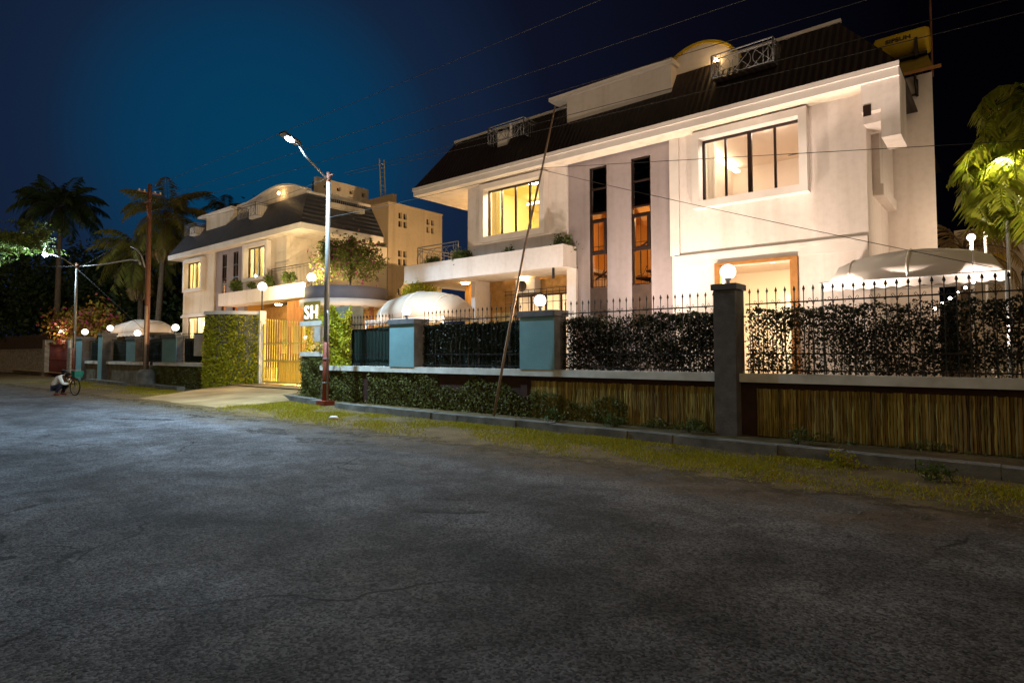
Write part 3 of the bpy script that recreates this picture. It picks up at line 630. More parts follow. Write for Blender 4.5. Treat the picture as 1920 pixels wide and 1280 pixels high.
pr_ = thing('gate_pier', 'ivy covered gate pier with two white slabs, behind the street lamp pole', 'wall', (-19.3, 12.6, 0))
B(-20.25, -18.99, WY - .05, WY + .7, -.02, 1.55).build('wall_body', 'left_base', pr_)
B(-20.32, -18.95, WY - .12, WY + .76, 1.552, 1.71).build('slab', 'ledge', pr_)
B(-20.32, -18.95, WY - .12, WY + .76, 2.66, 2.83).build('slab', 'ledge', pr_)
B(-18.945, -17.6, WY + .1, WY + .7, 1.24, 3.3).build('ivy_column', 'left_base', pr_)
B(-20.2, -20.1, WY + .6, WY + .7, 1.711, 2.659).build('slab_post', 'ledge', pr_)
ivy_face(pr_, -20.25, -18.98, .02, 1.5, 2200, 'ivy', WY - .05, .075)
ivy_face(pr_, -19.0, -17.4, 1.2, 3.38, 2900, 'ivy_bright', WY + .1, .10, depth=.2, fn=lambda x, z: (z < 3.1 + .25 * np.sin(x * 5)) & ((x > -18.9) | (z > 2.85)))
# house initials: lit letters on the pier behind the gate
sg = thing('lit_sign', 'glowing white letters SH on the rounded entrance wall', 'sign', (-21.0, 12.75, 2.95))
B(-21.4, -20.3, 12.98, 13.02, 2.86, 3.66).build('back_panel', 'tank_olive', sg)
def text_mesh(name, s, size, loc, rot, mat, parent, ext=.02, sx=1):
    c = bpy.data.curves.new(name, 'FONT'); c.body = s; c.size = size; c.extrude = ext; c.align_x = 'CENTER'; c.offset = .004
    o = bpy.data.objects.new(name, c); COL.objects.link(o); dg = bpy.context.evaluated_depsgraph_get()
    me = bpy.data.meshes.new_from_object(o.evaluated_get(dg)); bpy.data.objects.remove(o)
    me.transform(Matrix.Translation(Vector(loc) - world_loc(parent)) @ Matrix.Rotation(rot[2], 4, 'Z') @ Matrix.Rotation(rot[0], 4, 'X') @ Matrix.Rotation(rot[1], 4, 'Y') @ Matrix.Diagonal((sx, 1, 1, 1)))
    me.materials.clear(); me.materials.append(MATS[mat]); ob = link_mesh(name, me, parent); return ob
text_mesh('letter', 'S', .74, (-21.12, 12.94, 3.0), (R(90), 0, 0), 'letter_glow', sg); text_mesh('letter', 'H', .74, (-20.60, 12.94, 3.0), (R(90), 0, 0), 'letter_glow', sg)

nb = thing('notice_board', 'plain grey notice board on the fence left of the ivy gate wall', 'board', (-28.9, 12.3, 1.6))
B(-29.55, -28.35, 12.26, 12.30, 1.55, 2.55).build('board', 'notice', nb); B(-29.6, -28.3, 12.265, 12.305, 2.552, 2.60).build('frame', 'iron_black', nb)

# ---------------------------------------------------------------- house building blocks
def window(house, x0, x1, z0, z1, y, n=4, fr='brown_frame', wide=None, glass='pane_glass', f=.06, sill=None):
    mb = MB(); d0, d1 = y + .03, y + .11
    mb.box(x0, x1, d0, d1, z1 - f, z1); mb.box(x0, x1, d0, d1, z0, z0 + f); mb.box(x0, x0 + f, d0, d1, z0 + f, z1 - f); mb.box(x1 - f, x1, d0, d1, z0 + f, z1 - f)
    o = mb.build('window', fr, house)
    for k in range(1, n):
        x = x0 + (x1 - x0) * k / n; w = f * (.9 if (wide is not None and k == wide) else .45); B(x - w, x + w, d0 + .004, d1 - .004, z0 + f, z1 - f).build('mullion', fr, o)
    for k in range(n):
        a = x0 + (x1 - x0) * k / n; b = x0 + (x1 - x0) * (k + 1) / n; B(a + .03, b - .03, y + .068, y + .074, z0 + f * .8, z1 - f * .8).build('pane', glass, o)
    return o
def room(house, x0, x1, y0, y1, z0, z1, mat, lamp='pink_lamp', size=.5, lampat=None, floor=None):
    mb = MB()
    mb.poly([(x0, y1, z0), (x1, y1, z0), (x1, y1, z1), (x0, y1, z1)]); mb.poly([(x0, y0, z0), (x0, y1, z0), (x0, y1, z1), (x0, y0, z1)]); mb.poly([(x1, y0, z0), (x1, y0, z1), (x1, y1, z1), (x1, y1, z0)])
    mb.poly([(x0, y0, z0), (x1, y0, z0), (x1, y1, z0), (x0, y1, z0)]); mb.poly([(x0, y0, z1), (x0, y1, z1), (x1, y1, z1), (x1, y0, z1)])
    o = mb.build('room', mat, house)
    if lamp:
        cx, cy = lampat or ((x0 + x1) / 2, y0 + .55)
        MB().lathe((cx, cy, z1 - .09), [(.001, 0), (size * .8, 0), (size, .03), (size, .08)], 14).build('ceiling_lamp', lamp, o)
    return o
def slit(house, x0, x1, y, zs, zb, tops):
    """tall stair window: frame with transoms and an opening sash"""
    z0, z1 = zs[0], zs[-1]; mb = MB(); d0, d1 = y + .02, y + .12; f = .035
    mb.box(x0, x0 + f, d0, d1, z0, z1); mb.box(x1 - f, x1, d0, d1, z0, z1)
    for z in zs: mb.box(x0 + f, x1 - f, d0 + .003, d1 - .003, max(z0, z - .02), min(z1, z + .02))
    o = mb.build('window', 'brown_frame', house)
    a, b = tops
    mb = MB(); e = .075
    mb.box(x0 + f, x1 - f, d0 - .03, d1 - .05, b - e - .02, b - .021); mb.box(x0 + f, x1 - f, d0 - .03, d1 - .05, a + .021, a + e + .02)
    mb.box(x0 + f, x0 + f + e, d0 - .029, d1 - .051, a + e + .02, b - e - .02); mb.box(x1 - f - e, x1 - f, d0 - .029, d1 - .051, a + e + .02, b - e - .02); mb.build('sash', 'brown_frame', o)
    B(x0 + f, x1 - f, y + .07, y + .075, z0, z1).build('pane', 'pane_glass', o)
    mb = MB()
    for k in (1, 2): x = x0 + (x1 - x0) * (k / 3 + .02); mb.tube([(x, y + .16, z0), (x, y + .16, b)], .009, 5, False)
    for z in (a + .25, z0 + .25): mb.tube([(x0, y + .16, z), (x1, y + .16, z)], .009, 5, False)
    mb.tube([(x0 + .1, y + .16, z0 + .26), (x0 + .3, y + .16, z0 + .3), (x0 + .42, y + .16, z0 + .55)], .012, 5, False); mb.build('grille', 'iron_black', o)
    B(x0, x1, y + .01, y + .14, zb, z0 - .021).build('apron_board', 'dark_board', o)
    return o
def railing(house, pts, z0, z1, mat='iron_grey', deco=True, ret=True, step=.12):
    """art deco balcony railing along a polyline"""
    mb = MB()
    for z in (z1, z1 - .12, z0): mb.tube([(x, y, z) for x, y in pts], .022 if z == z1 else .013, 5)
    for (xa, ya), (xb, yb) in zip(pts[:-1], pts[1:]):
        Ln = math.hypot(xb - xa, yb - ya); n = max(1, int(Ln / step))
        for k in range(n + 1):
            if deco and Ln > 1 and 2 < k < n - 2: continue
            t = k / n; mb.tube([(xa + (xb - xa) * t, ya + (yb - ya) * t, z0), (xa + (xb - xa) * t, ya + (yb - ya) * t, z1)], .022 if k in (0, n) else .008, 5)
        if deco and Ln > 1:
            h = (z1 - .12 - z0) / 2; m = max(2, int(Ln / (h * 1.7)))
            for k in range(m):
                t = (k + .5) / m; cx, cy = xa + (xb - xa) * t, ya + (yb - ya) * t; ux, uy = (xb - xa) / Ln, (yb - ya) / Ln
                mb.tube([(cx + ux * h * math.cos(a), cy + uy * h * math.cos(a), z0 + h + h * math.sin(a)) for a in np.linspace(0, 2 * math.pi, 17)], .009, 4, False)
                for s in (-1, 1): mb.tube([(cx - ux * h * s, cy - uy * h * s, z0), (cx + ux * h * s, cy + uy * h * s, z1 - .12)], .008, 4, False)
    return mb.build('railing', mat, house)
def shrub(label, x, y, z, s, mat='shrub_leaf', n=1100, pot=True, group='potted shrubs on the balconies', h=1.0, cat='shrub'):
    r = thing('potted_shrub', label, cat, (x, y, z), group)
    mb = MB()
    if pot: MB().lathe((x, y, z), [(.001, 0), (.11, 0), (.15, .2), (.17, .2), (.17, .24), (.13, .24), (.12, .2), (.001, .19)], 12).build('pot', 'terracotta', r)
    zz = z + (.2 if pot else 0)
    for k in range(6): a = k * 1.05; mb.tube([(x, y, zz), (x + .12 * s * math.cos(a), y + .12 * s * math.sin(a), zz + .25 * s * h), (x + .25 * s * math.cos(a), y + .25 * s * math.sin(a), zz + .5 * s * h)], [.014, .01, .004], 4)
    mb.build('stem', 'bark', r)
    P = clumped(n, (x, y, zz + .38 * s * h), (.36 * s, .34 * s, .34 * s * h), 16, (.075 * s,) * 3); P[:, 2] = np.maximum(P[:, 2], z + .1)
    V, F = leaves(P, .10, .5, ((0, -.3, 1), .6)); np_mesh('foliage', V, F, mat, r)
    return r

# ================================================================ right house
H = thing('white_house', 'large white two storey house on the right with dark mansard roof', 'house', (-9, 20, .3))
wm = MB()
wall(wm, 'Y', 16.0, .2, -15.4, -10.98, 4.42, 8.0, [(-14.4, -11.9, 5.79, 7.5)]); wm.build('wall', 'white_wall', H); wm = MB()
wall(wm, 'Y', 16.0, .2, -7.36, -2.5, .3, 8.0, [(-6.45, -3.91, 5.78, 7.5), (-5.95, -4.16, .9, 3.97)])
wm.build('wall', 'white_wall', H); wm = MB(); wall(wm, 'X', -2.5, .2, 16.21, 19.0, .3, 8.0); wm.build('wall', 'white_wall', H); wm = MB()
wm.box(-15.4, -15.2, 16.2, 26, .3, 8.0); wm.box(-15.2, -2.7, 25.8, 26, .3, 8.0)
wm.build('wall', 'white_wall', H); B(-10.975, -10.62, 15.99, 16.2, .3, 4.42).build('pier', 'white_wall', H)
pm = MB(); wall(pm, 'Y', 16.1, .2, -10.975, -7.365, .3, 8.0, [(-10.17, -9.54, 2.4, 7.5), (-8.7, -8.06, 2.4, 7.5)]); pm.build('stair_panel', 'panel_wall', H)
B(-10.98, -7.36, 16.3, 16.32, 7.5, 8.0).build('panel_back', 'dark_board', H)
# pilaster strip, string course, hoods
B(-7.40, -7.12, 15.955, 15.998, 4.4, 7.9).build('pilaster', 'white_trim', H)
mb = B(-7.3, -2.52, 15.93, 15.998, 4.30, 4.37); mb.box(-7.3, -2.52, 15.965, 15.997, 4.05, 4.298); mb.build('string_course', 'white_trim', H)
def surround(house, x0, x1, z0, z1, y, dep=.26, w=.19, hood=True):
    mb = MB(); y0 = y - dep
    mb.box(x0 - w, x1 + w, y0, y - .002, z1, z1 + w); mb.box(x0 - w, x1 + w, y0, y - .002, z0 - w, z0); mb.box(x0 - w, x0, y0, y - .002, z0, z1); mb.box(x1, x1 + w, y0, y - .002, z0, z1)
    return mb.build('window_surround', 'white_trim', house)
surround(H, -6.45, -3.91, 5.78, 7.5, 16.0); surround(H, -14.4, -11.9, 5.79, 7.5, 16.0)
w_ = window(H, -6.45, -3.91, 5.78, 7.5, 16.0, 4, wide=2); w_ = window(H, -14.4, -11.9, 5.79, 7.5, 16.0, 4)
slit(H, -10.17, -9.54, 16.1, [3.70, 4.75, 5.82, 6.03, 6.81, 7.48], 2.42, (4.75, 5.82)); slit(H, -8.7, -8.06, 16.1, [3.70, 4.73, 5.80, 6.03, 6.80, 7.48], 2.42, (4.73, 5.80))
# rooms
rr = room(H, -7.2, -2.75, 16.22, 20.5, 4.6, 7.9, 'room_pink', 'pink_lamp', .45)
mb = B(-7.0, -6.85, 16.4, 20.2, 7.7, 7.76); mb.build('cove_light', 'strip', rr)
mb = B(-7.18, -6.7, 20.2, 20.49, 4.62, 6.9); mb.build('doorway', 'orange_wood', rr)
mb = B(-5.6, -4.2, 20.44, 20.49, 5.9, 6.65); mb.build('picture', 'white_trim', rr)
mb = MB(); mb.tube([(-4.5, 18.6, 7.9), (-4.5, 18.6, 7.45)], .012, 5); mb.box(-4.9, -4.1, 18.57, 18.63, 7.43, 7.44); mb.box(-4.53, -4.47, 18.2, 19.0, 7.441, 7.451); mb.build('ceiling_fan', 'dark_board', rr)
rr = room(H, -15.15, -11.1, 16.22, 20.2, 4.6, 7.9, 'room_yellow', 'warm_lamp', .6)
B(-14.9, -11.3, 18.9, 19.0, 7.62, 7.70).build('cove_light', 'strip', rr); B(-14.95, -14.4, 16.5, 16.6, 4.7, 7.6).build('curtain', 'curtain', rr); B(-13.4, -12.9, 19.9, 20.1, 4.7, 6.8).build('cupboard', 'orange_wood', rr)
rr = room(H, -10.95, -7.4, 16.34, 18.6, 2.42, 6.05, 'stair_orange', 'orange_lamp', .35, (-7.72, 17.3))
mb = MB()
for k in range(9): mb.box(-10.6 + k * .36, -10.24 + k * .36, 17.2, 18.5, 3.2 + k * .2, 3.26 + k * .2)
mb.build('staircase', 'dark_board', rr)
mb = MB(); mb.tube([(-10.6, 17.15, 4.1), (-7.5, 17.15, 5.8)], .03, 6)
for k in range(14): x = -10.6 + k * .235; z = 4.1 + k * .129; mb.tube([(x, 17.15, z), (x, 17.15, z - .85)], .012, 5, False)
mb.build('banister', 'dark_board', rr)
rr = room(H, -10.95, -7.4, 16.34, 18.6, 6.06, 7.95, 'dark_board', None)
rr = room(H, -7.2, -2.75, 16.22, 19.5, .95, 4.2, 'room_pink', 'warm_lamp', .5)
mb = B(-5.4, -4.9, 19.2, 19.45, .95, 3.5); mb.box(-4.6, -4.45, 17.5, 17.65, .95, 4.2); mb.build('column', 'white_trim', rr); B(-4.9, -4.25, 18.2, 18.26, .95, 3.3).build('inner_door', 'ac_white', rr)
def wavy(x0, x1, y, z0, z1, mat, house):
    n = int((x1 - x0) / .05); mb = MB(); vs = [(x0 + (x1 - x0) * i / n, y + .04 * math.sin(i * 1.2), z) for i in range(n + 1) for z in (z0, z1)]
    mb.add(vs, [(2 * i, 2 * i + 2, 2 * i + 3, 2 * i + 1) for i in range(n)], True); return mb.build('curtain', mat, house)
wavy(-6.9, -6.25, 16.45, 4.7, 7.6, 'net_curtain', H); wavy(-12.35, -11.6, 16.45, 4.7, 7.6, 'curtain', H); wavy(-14.6, -14.1, 16.5, 4.7, 7.6, 'curtain', H)
B(-13.1, -12.2, 20.05, 20.15, 5.4, 6.9).build('picture', 'orange_wood', H); B(-5.0, -4.0, 19.4, 20.2, 4.62, 6.3).build('wardrobe', 'room_yellow', H)
# entrance
mb = MB(); mb.box(-6.1, -4.16, 15.86, 15.997, 3.972, 4.05); mb.box(-4.158, -4.03, 15.86, 15.997, .9, 4.05); mb.box(-6.1, -5.952, 15.86, 15.997, .9, 3.97)
mb.box(-4.24, -4.16, 16.02, 16.2, .9, 3.97); d_ = mb.build('door_frame', 'orange_wood', H)
# eave: fascia, soffit, right fin
mb = B(-17.76, -1.75, 15.4, 15.48, 7.74, 8.03); mb.box(-17.76, -17.68, 15.482, 25.9, 7.74, 8.03); mb.box(-17.78, -1.73, 15.36, 15.398, 7.93, 8.05); mb.build('fascia', 'white_trim', H)
mb = B(-17.67, -15.402, 15.482, 26, 7.745, 7.80); mb.box(-15.402, -2.5, 15.482, 15.998, 7.745, 7.80); mb.build('soffit', 'cream_wall', H)
mb = B(-2.12, -1.752, 15.482, 16.55, 6.45, 8.0); mb.box(-2.5, -2.121, 15.482, 16.55, 7.1, 8.0); mb.box(-2.498, -2.12, 15.7, 16.54, 6.9, 7.1); mb.build('eave_fin', 'white_wall', H)
B(-2.46, -2.3, 15.47, 15.481, 7.0, 7.25).build('vent_hole', 'brown_frame', H)
mb = B(-2.498, -2.34, 16.75, 18.9, 5.45, 7.9); mb.box(-2.34, -2.28, 16.75, 18.9, 5.45, 5.72); mb.build('side_box', 'white_wall', H)
# rear wing
mb = MB(); q = [(-2.55, 19.002), (-1.42, 19.002), (-1.82, 24), (-2.55, 24)]; mb.add([(x, y, z) for z in (.3, 9.03) for x, y in q], [(0, 3, 2, 1), (4, 5, 6, 7)] + [(i, (i + 1) % 4, (i + 1) % 4 + 4, i + 4) for i in range(4)]); mb.build('wing_wall', 'white_wall', H)
B(-2.49, -1.42, 18.97, 19.0, 4.36, 4.42).build('string_course', 'white_trim', H)
# mansard roof
def mansard(house, ex0, ex1, ey, ez, rx0, rx1, ry, rz, yb, mat):
    mb = MB()
    mb.poly([(ex0, ey, ez), (ex1, ey, ez), (rx1, ry, rz), (rx0, ry, rz)]); mb.poly([(ex0, yb, ez), (ex0, ey, ez), (rx0, ry, rz), (rx0, yb, rz)])
    mb.poly([(ex1, ey, ez), (ex1, yb, ez), (rx1, yb, rz), (rx1, ry, rz)]); mb.poly([(rx0, ry, rz), (rx1, ry, rz), (rx1, yb, rz), (rx0, yb, rz)])
    mb.poly([(ex0, ey, ez - .02), (ex0, yb, ez - .02), (ex1, yb, ez - .02), (ex1, ey, ez - .02)]); mb.poly([(ex1, yb, ez), (ex0, yb, ez), (rx0, yb, rz), (rx1, yb, rz)])
    return mb.build('roof', mat, house)
rf = mansard(H, -17.76, -1.75, 15.4, 8.06, -16.55, -3.1, 16.5, 9.86, 25.9, 'roof_dark')
mb = B(-16.6, -3.05, 16.46, 16.58, 9.862, 9.95); mb.build('ridge_trim', 'white_trim', rf)
dm = MB(); dm.prism([(-11.0, 9.12), (-7.37, 9.12), (-7.37, 10.0), (-11.0, 10.0)], 16.08, 18.5); dm = dm.build('dormer', 'white_wall', rf)
mb = MB(); mb.box(-11.65, -7.28, 15.95, 18.6, 10.002, 10.12); mb.build('dormer_eave', 'white_trim', dm)
MB().prism([(-11.6, 10.122), (-7.3, 10.122), (-7.4, 10.5), (-11.0, 10.5)], 16.6, 18.5).build('dormer_roof', 'roof_dark', dm)
# arched attic opening with rim
ac, az, ar = -6.70, 9.2, 1.28
prof = [(ac + ar * math.cos(t), az + ar * math.sin(t)) for t in np.linspace(0, math.pi * .80, 20)]
dmm = MB(); dmm.prism(prof + [(ac - .9, 9.2)], 16.47, 18.4); arch = dmm.build('arched_dormer', 'white_wall', rf)
mb = MB()
for (u0, z0), (u1, z1) in zip(prof[:-1], prof[1:]):
    k = 1.055; q = lambda u, z: (ac + (u - ac) * k, az + (z - az) * k)
    a, b, c, d = (u0, z0), (u1, z1), q(u1, z1), q(u0, z0)
    mb.prism([a, b, c, d], 16.40, 18.4)
mb.build('arch_rim', 'tank_yellow', arch)
B(-6.0, -5.5, 16.25, 16.46, 9.2, 9.85).build('balcony_door', 'white_trim', arch)
MB().ball((-6.1, 16.2, 9.75), .06, 8, 6).build('wall_light', 'orange_lamp', arch)
railing(H, [(-6.0, 16.1), (-6.0, 15.62), (-4.42, 15.62), (-4.42, 16.5)], 9.0, 9.60)
B(-6.0, -4.42, 15.7, 16.05, 8.965, 8.985).build('balcony_floor', 'roof_dark', H)
railing(H, [(-14.05, 16.3), (-14.05, 15.62), (-12.45, 15.62), (-12.45, 16.5)], 9.02, 9.60)
mb = B(-13.9, -13.45, 15.95, 16.3, 8.97, 9.5); mb.build('balcony_door', 'white_trim', H); B(-13.1, -13.0, 15.66, 15.69, 9.03, 9.55).build('balcony_door', 'white_trim', H)
# balcony and porch
mb = B(-18.08, -10.60, 15.25, 15.42, 4.34, 5.03); mb.box(-10.78, -10.602, 15.421, 15.99, 4.34, 5.03); mb.box(-18.08, -17.9, 15.421, 20, 4.34, 4.75); mb.build('balcony_wall', 'white_wall', H)
B(-18.06, -10.62, 15.422, 22, 4.345, 4.46).build('balcony_floor', 'cream_wall', H)
sw = MB(); wall(sw, 'Y', 17.0, .2, -16.5, -10.7, .3, 4.34, [(-15.7, -15.15, .9, 4.0), (-13.9, -11.3, 1.0, 3.75)]); sw.build('stone_wall', 'stone_clad', H)
rr = room(H, -16.4, -10.8, 17.22, 19.5, .6, 4.3, 'room_pink', 'warm_lamp', .35); B(-15.68, -15.17, 17.05, 17.09, .9, 3.96).build('porch_door', 'net_curtain', H)
window(H, -13.9, -11.3, 1.0, 3.75, 17.0, 4, 'dark_board')
B(-11.06, -11.0, 15.3, 15.36, 3.99, 4.33).build('hanging_bracket', 'iron_black', H)
mb = MB()
for z in (2.6, 3.0, 3.4, 3.72, 3.85): mb.tube([(-13.95, 16.4, z), (-11.0, 16.4, z)], .012, 5, False)
for k in range(12): x = -13.9 + k * .26; mb.tube([(x, 16.4, 1.0), (x, 16.4, 3.85)], .010, 5, False)
mb.build('grille', 'iron_black', H)
MB().lathe((-13.2, 16.6, 4.30), [(.001, 0), (.16, 0), (.18, .04)], 12).build('porch_lamp', 'orange_lamp', H); MB().lathe((-16.0, 16.5, 4.30), [(.001, 0), (.14, 0), (.16, .04)], 12).build('porch_lamp', 'orange_lamp', H)
# air conditioner, roof tank, awnings
ac_ = thing('air_conditioner', 'outdoor air conditioner unit on the stone wall under the balcony', 'air conditioner', (-13.0, 16.75, 3.85))
B(-13.6, -12.75, 16.6, 16.95, 3.78, 4.28).build('casing', 'ac_white', ac_); MB().lathe((-13.3, 16.59, 4.03), [(.001, 0), (.2, 0), (.2, .01)], 16).build('fan_grille', 'iron_black', ac_)
ac_.children[-1].data.transform(Matrix.Translation(Vector((-.3, -.16, .18))) @ Matrix.Rotation(R(90), 4, 'X') @ Matrix.Translation(Vector((.3, .16, -.18))))
B(-13.65, -12.7, 16.62, 16.99, 3.73, 3.775).build('bracket', 'iron_black', ac_)
tk = thing('water_tank', 'yellow water tank on the rear roof with black lettering', 'tank', (-2.1, 20, 9.05))
mb = MB(); c0, cr = (19.1, 9.95), .36
mb.tube([(-2.72, c0[0], c0[1]), (-2.66, c0[0], c0[1]), (-1.54, c0[0], c0[1]), (-1.45, c0[0], c0[1])], [cr * .8, cr, cr, cr * .85], 20); mb.build('tank_body', 'tank_yellow', tk)
for x in (-2.52, -1.72): B(x - .035, x + .035, 18.72, 19.47, 9.45, 9.95).build('strap', 'iron_black', tk)
mb = B(-2.6, -1.5, 18.8, 19.6, 9.50, 9.56)
for x in (-2.5, -1.7):
    for y in (19.05, 19.55): mb.box(x - .03, x + .03, y - .03, y + .03, 9.03, 9.499)
mb.build('stand', 'iron_black', tk)
text_mesh('lettering', 'SIPSUH', .15, (-2.12, 18.735, 9.98), (R(90), 0, 0), 'iron_black', tk, .004, 1.25)
ol = thing('window_canopy', 'olive sloped canopy with rusty edge below the yellow tank', 'canopy', (-1.75, 18.8, 9))
mb = MB(); mb.poly([(-2.1, 18.97, 9.5), (-2.1, 18.45, 8.95), (-1.35, 18.45, 8.95), (-1.5, 18.97, 9.5)]); mb.poly([(-2.1, 18.97, 9.47), (-1.5, 18.97, 9.47), (-1.35, 18.45, 8.92), (-2.1, 18.45, 8.92)]); mb.build('sheet', 'tank_olive', ol)
B(-2.15, -1.18, 18.40, 18.449, 8.88, 8.95).build('edge_beam', 'orange_wood', ol)
mb = MB(); mb.tube([(-1.75, 18.45, 8.88), (-1.75, 18.96, 8.45)], .03, 5); mb.tube([(-1.75, 18.96, 8.9), (-1.75, 18.96, 8.45)], .03, 5); mb.tube([(-2.1, 18.96, 8.5), (-1.75, 18.96, 8.5)], .03, 5); mb.build('bracket', 'iron_black', ol)
an = thing('pipe_mast', 'thin rusty mast rising beside the yellow roof tank', 'mast', (-1.42, 19.6, 9.03))
MB().tube([(-1.44, 19.4, 9.04), (-1.44, 19.4, 13.2)], .03, 6).build('pipe', 'rust', an)

paint('awning_pale', (.72, .66, .61), (.66, .60, .56), .8, 1.5)
def dome_awning(label, cx, cy, wx, dy, z0, h, n=12, mat='awning'):
    r = thing('awning', label, 'awning', (cx, cy, z0), 'pale barrel awnings')
    mb = MB(); vs = []; m = 10
    for i in range(n + 1):
        t = i / n; x = cx - wx + 2 * wx * t; sc = min(1, math.sin(math.pi * min(max(t, .0), 1)) ** .32 if 0 < t < 1 else 0)
        for j in range(m + 1):
            a = math.pi * j / m; y = cy - dy * math.cos(a) * (.35 + .65 * sc) ; z = z0 + h * sc * math.sin(a) ** .8; vs.append((x, y, z))
    mb.add(vs, [(i * (m + 1) + j, (i + 1) * (m + 1) + j, (i + 1) * (m + 1) + j + 1, i * (m + 1) + j + 1) for i in range(n) for j in range(m)], True)
    o = mb.build('canopy', mat, r); md = o.modifiers.new('thick', 'SOLIDIFY'); md.thickness = .015
    for k in (2, n // 2, n - 2): MB().tube([tuple(Vector(p) + Vector((0, 0, .008))) for p in vs[k * (m + 1):(k + 1) * (m + 1)]], .018, 5).build('seam', 'white_trim', o)
    mb = MB()
    for k in range(n):
        x0_, x1_ = cx - wx + 2 * wx * k / n, cx - wx + 2 * wx * (k + 1) / n; mb.poly([(x0_, cy - dy * 1.004, z0), (x1_, cy - dy * 1.004, z0), (x1_, cy - dy * 1.004, z0 - .16), ((x0_ + x1_) / 2, cy - dy * 1.004, z0 - .20), (x0_, cy - dy * 1.004, z0 - .16)])
    mb.build('valance', mat, r)
    mb = MB()
    for x in (cx - wx * .97, cx + wx * .97): [MB().tube([(x, y, .3), (x, y, z0)], .03, 6).build('leg', 'iron_white', r) for y in (cy - dy, cy + dy)]
    for y in (cy - dy, cy + dy): MB().tube([(cx - wx, y, z0 - .02), (cx + wx, y, z0 - .02)], .025, 6).build('beam', 'iron_white', r)
    return r
dome_awning('pale curved awning in front of the right house, beside the palm', -1.55, 15.0, 1.55, 1.1, 3.12, .66, 12, 'awning_pale')
dome_awning('pale barrel awning between the two houses behind the pale blue pillar', -16.2, 14.6, 2.1, 1.0, 2.86, 1.0)
dome_awning('small pale awning behind the left fence by the utility pole', -45.0, 15.2, 4.2, 1.0, 3.0, .95)
# floodlights added out of view behind hedge and fence to light the walls
for i, (x, p, lb) in enumerate([(-32.6, .24, 'low added floodlight hidden behind the fence below the left balcony'), (-38.9, .18, 'low added floodlight hidden behind the fence below the far left window'), (-4.2, .78, 'low added floodlight hidden behind the hedge by the dark pillar'), (-7.6, 1.2, 'low added floodlight hidden behind the hedge below the stair windows'), (-12.0, .24, 'low added floodlight hidden behind the shade net before the porch'), (-17.6, .30, 'low added floodlight hidden behind the shade net near the gate pier')]):
    r = thing('added_floodlight', lb, 'lamp', (x, 13.3, .3), 'added floodlights')
    cs = MB(); cs.box(-.12, .12, -.06, .06, -.10, .10); R3 = Matrix.Translation(Vector((x, 13.28, 1.08))) @ Matrix.Rotation(R(58), 4, 'X')
    cs.v = [tuple(R3 @ Vector(p)) for p in cs.v]; cs.build('casing', 'iron_black', r); MB().tube([(x, 13.28, .3), (x, 13.28, 1.0)], [.02, .02], 6).build('post', 'iron_black', r)
    ln = MB().poly([(-.1, .062, -.08), (-.1, .062, .08), (.1, .062, .08), (.1, .062, -.08)]); ln.v = [tuple(R3 @ Vector(p)) for p in ln.v]; ln.build('lens', 'flood', r)
    sd = bpy.data.lights.new('flood_beam', 'SPOT'); sd.energy = 1420 * p; sd.color = (1, .80, .64); sd.spot_size = R(104); sd.spot_blend = 1; sd.shadow_soft_size = .08
    so = bpy.data.objects.new('flood_beam', sd); COL.objects.link(so); so.parent = r; so.location = (0, .09, .86)
    so.rotation_euler = Vector((-.15, 2.6, 7.2)).to_track_quat('-Z', 'Y').to_euler()
for x, lb, dx_ in ((-2.4, 'small added floodlight behind the hedge aimed up at the right eave corner', .35), (-.1, 'small added floodlight behind the hedge aimed up into the bright right palm', .45)):  # two more added floods, brightening the eave corner and the palm
    r = thing('added_floodlight', lb, 'lamp', (x, 13.05, .3), 'added floodlights')
    B(x - .1, x + .1, 12.99, 13.13, .9, 1.06).build('casing', 'iron_black', r); B(x - .08, x + .08, 13.0, 13.12, 1.062, 1.07).build('lens', 'flood', r); MB().tube([(x, 13.06, .3), (x, 13.06, .92)], .02, 6).build('post', 'iron_black', r)
    sd = bpy.data.lights.new('flood_beam', 'SPOT'); sd.energy = 1500; sd.color = (1, .80, .66); sd.spot_size = R(62); sd.spot_blend = 1; sd.shadow_soft_size = .06
    so = bpy.data.objects.new('flood_beam', sd); COL.objects.link(so); so.parent = r; so.location = (0, .01, .80); so.rotation_euler = Vector((dx_, 2.6, 6.2)).to_track_quat('-Z', 'Y').to_euler()
r = thing('added_floodlight', 'added amber floodlight out of sight in the passage between the two houses', 'lamp', (-20.6, 20.0, .3), 'added floodlights')  # added unseen flood that lights the tower and the left house side
B(-20.75, -20.45, 19.9, 20.1, .3, .5).build('casing', 'iron_black', r); B(-20.7, -20.5, 19.95, 20.05, .502, .51).build('lens', 'flood', r)
sd = bpy.data.lights.new('flood_beam', 'SPOT'); sd.energy = 5200; sd.color = (1, .66, .32); sd.spot_size = R(110); sd.spot_blend = 1; sd.shadow_soft_size = .1
so = bpy.data.objects.new('flood_beam', sd); COL.objects.link(so); so.parent = r; so.location = (0, 0, .3); so.rotation_euler = Vector((-8, 4.2, 5.0)).to_track_quat('-Z', 'Y').to_euler()
wl = MB().ball((-15.52, 18.6, 6.6), .12, 10, 7).build('wall_light', 'flood_amber', H)  # added amber lamp on the unseen side wall, lights tower and soffit
wl = MB().ball((-15.52, 21.5, 3.4), .12, 10, 7).build('wall_light', 'flood_amber', H)  # second added lamp on the same unseen wall
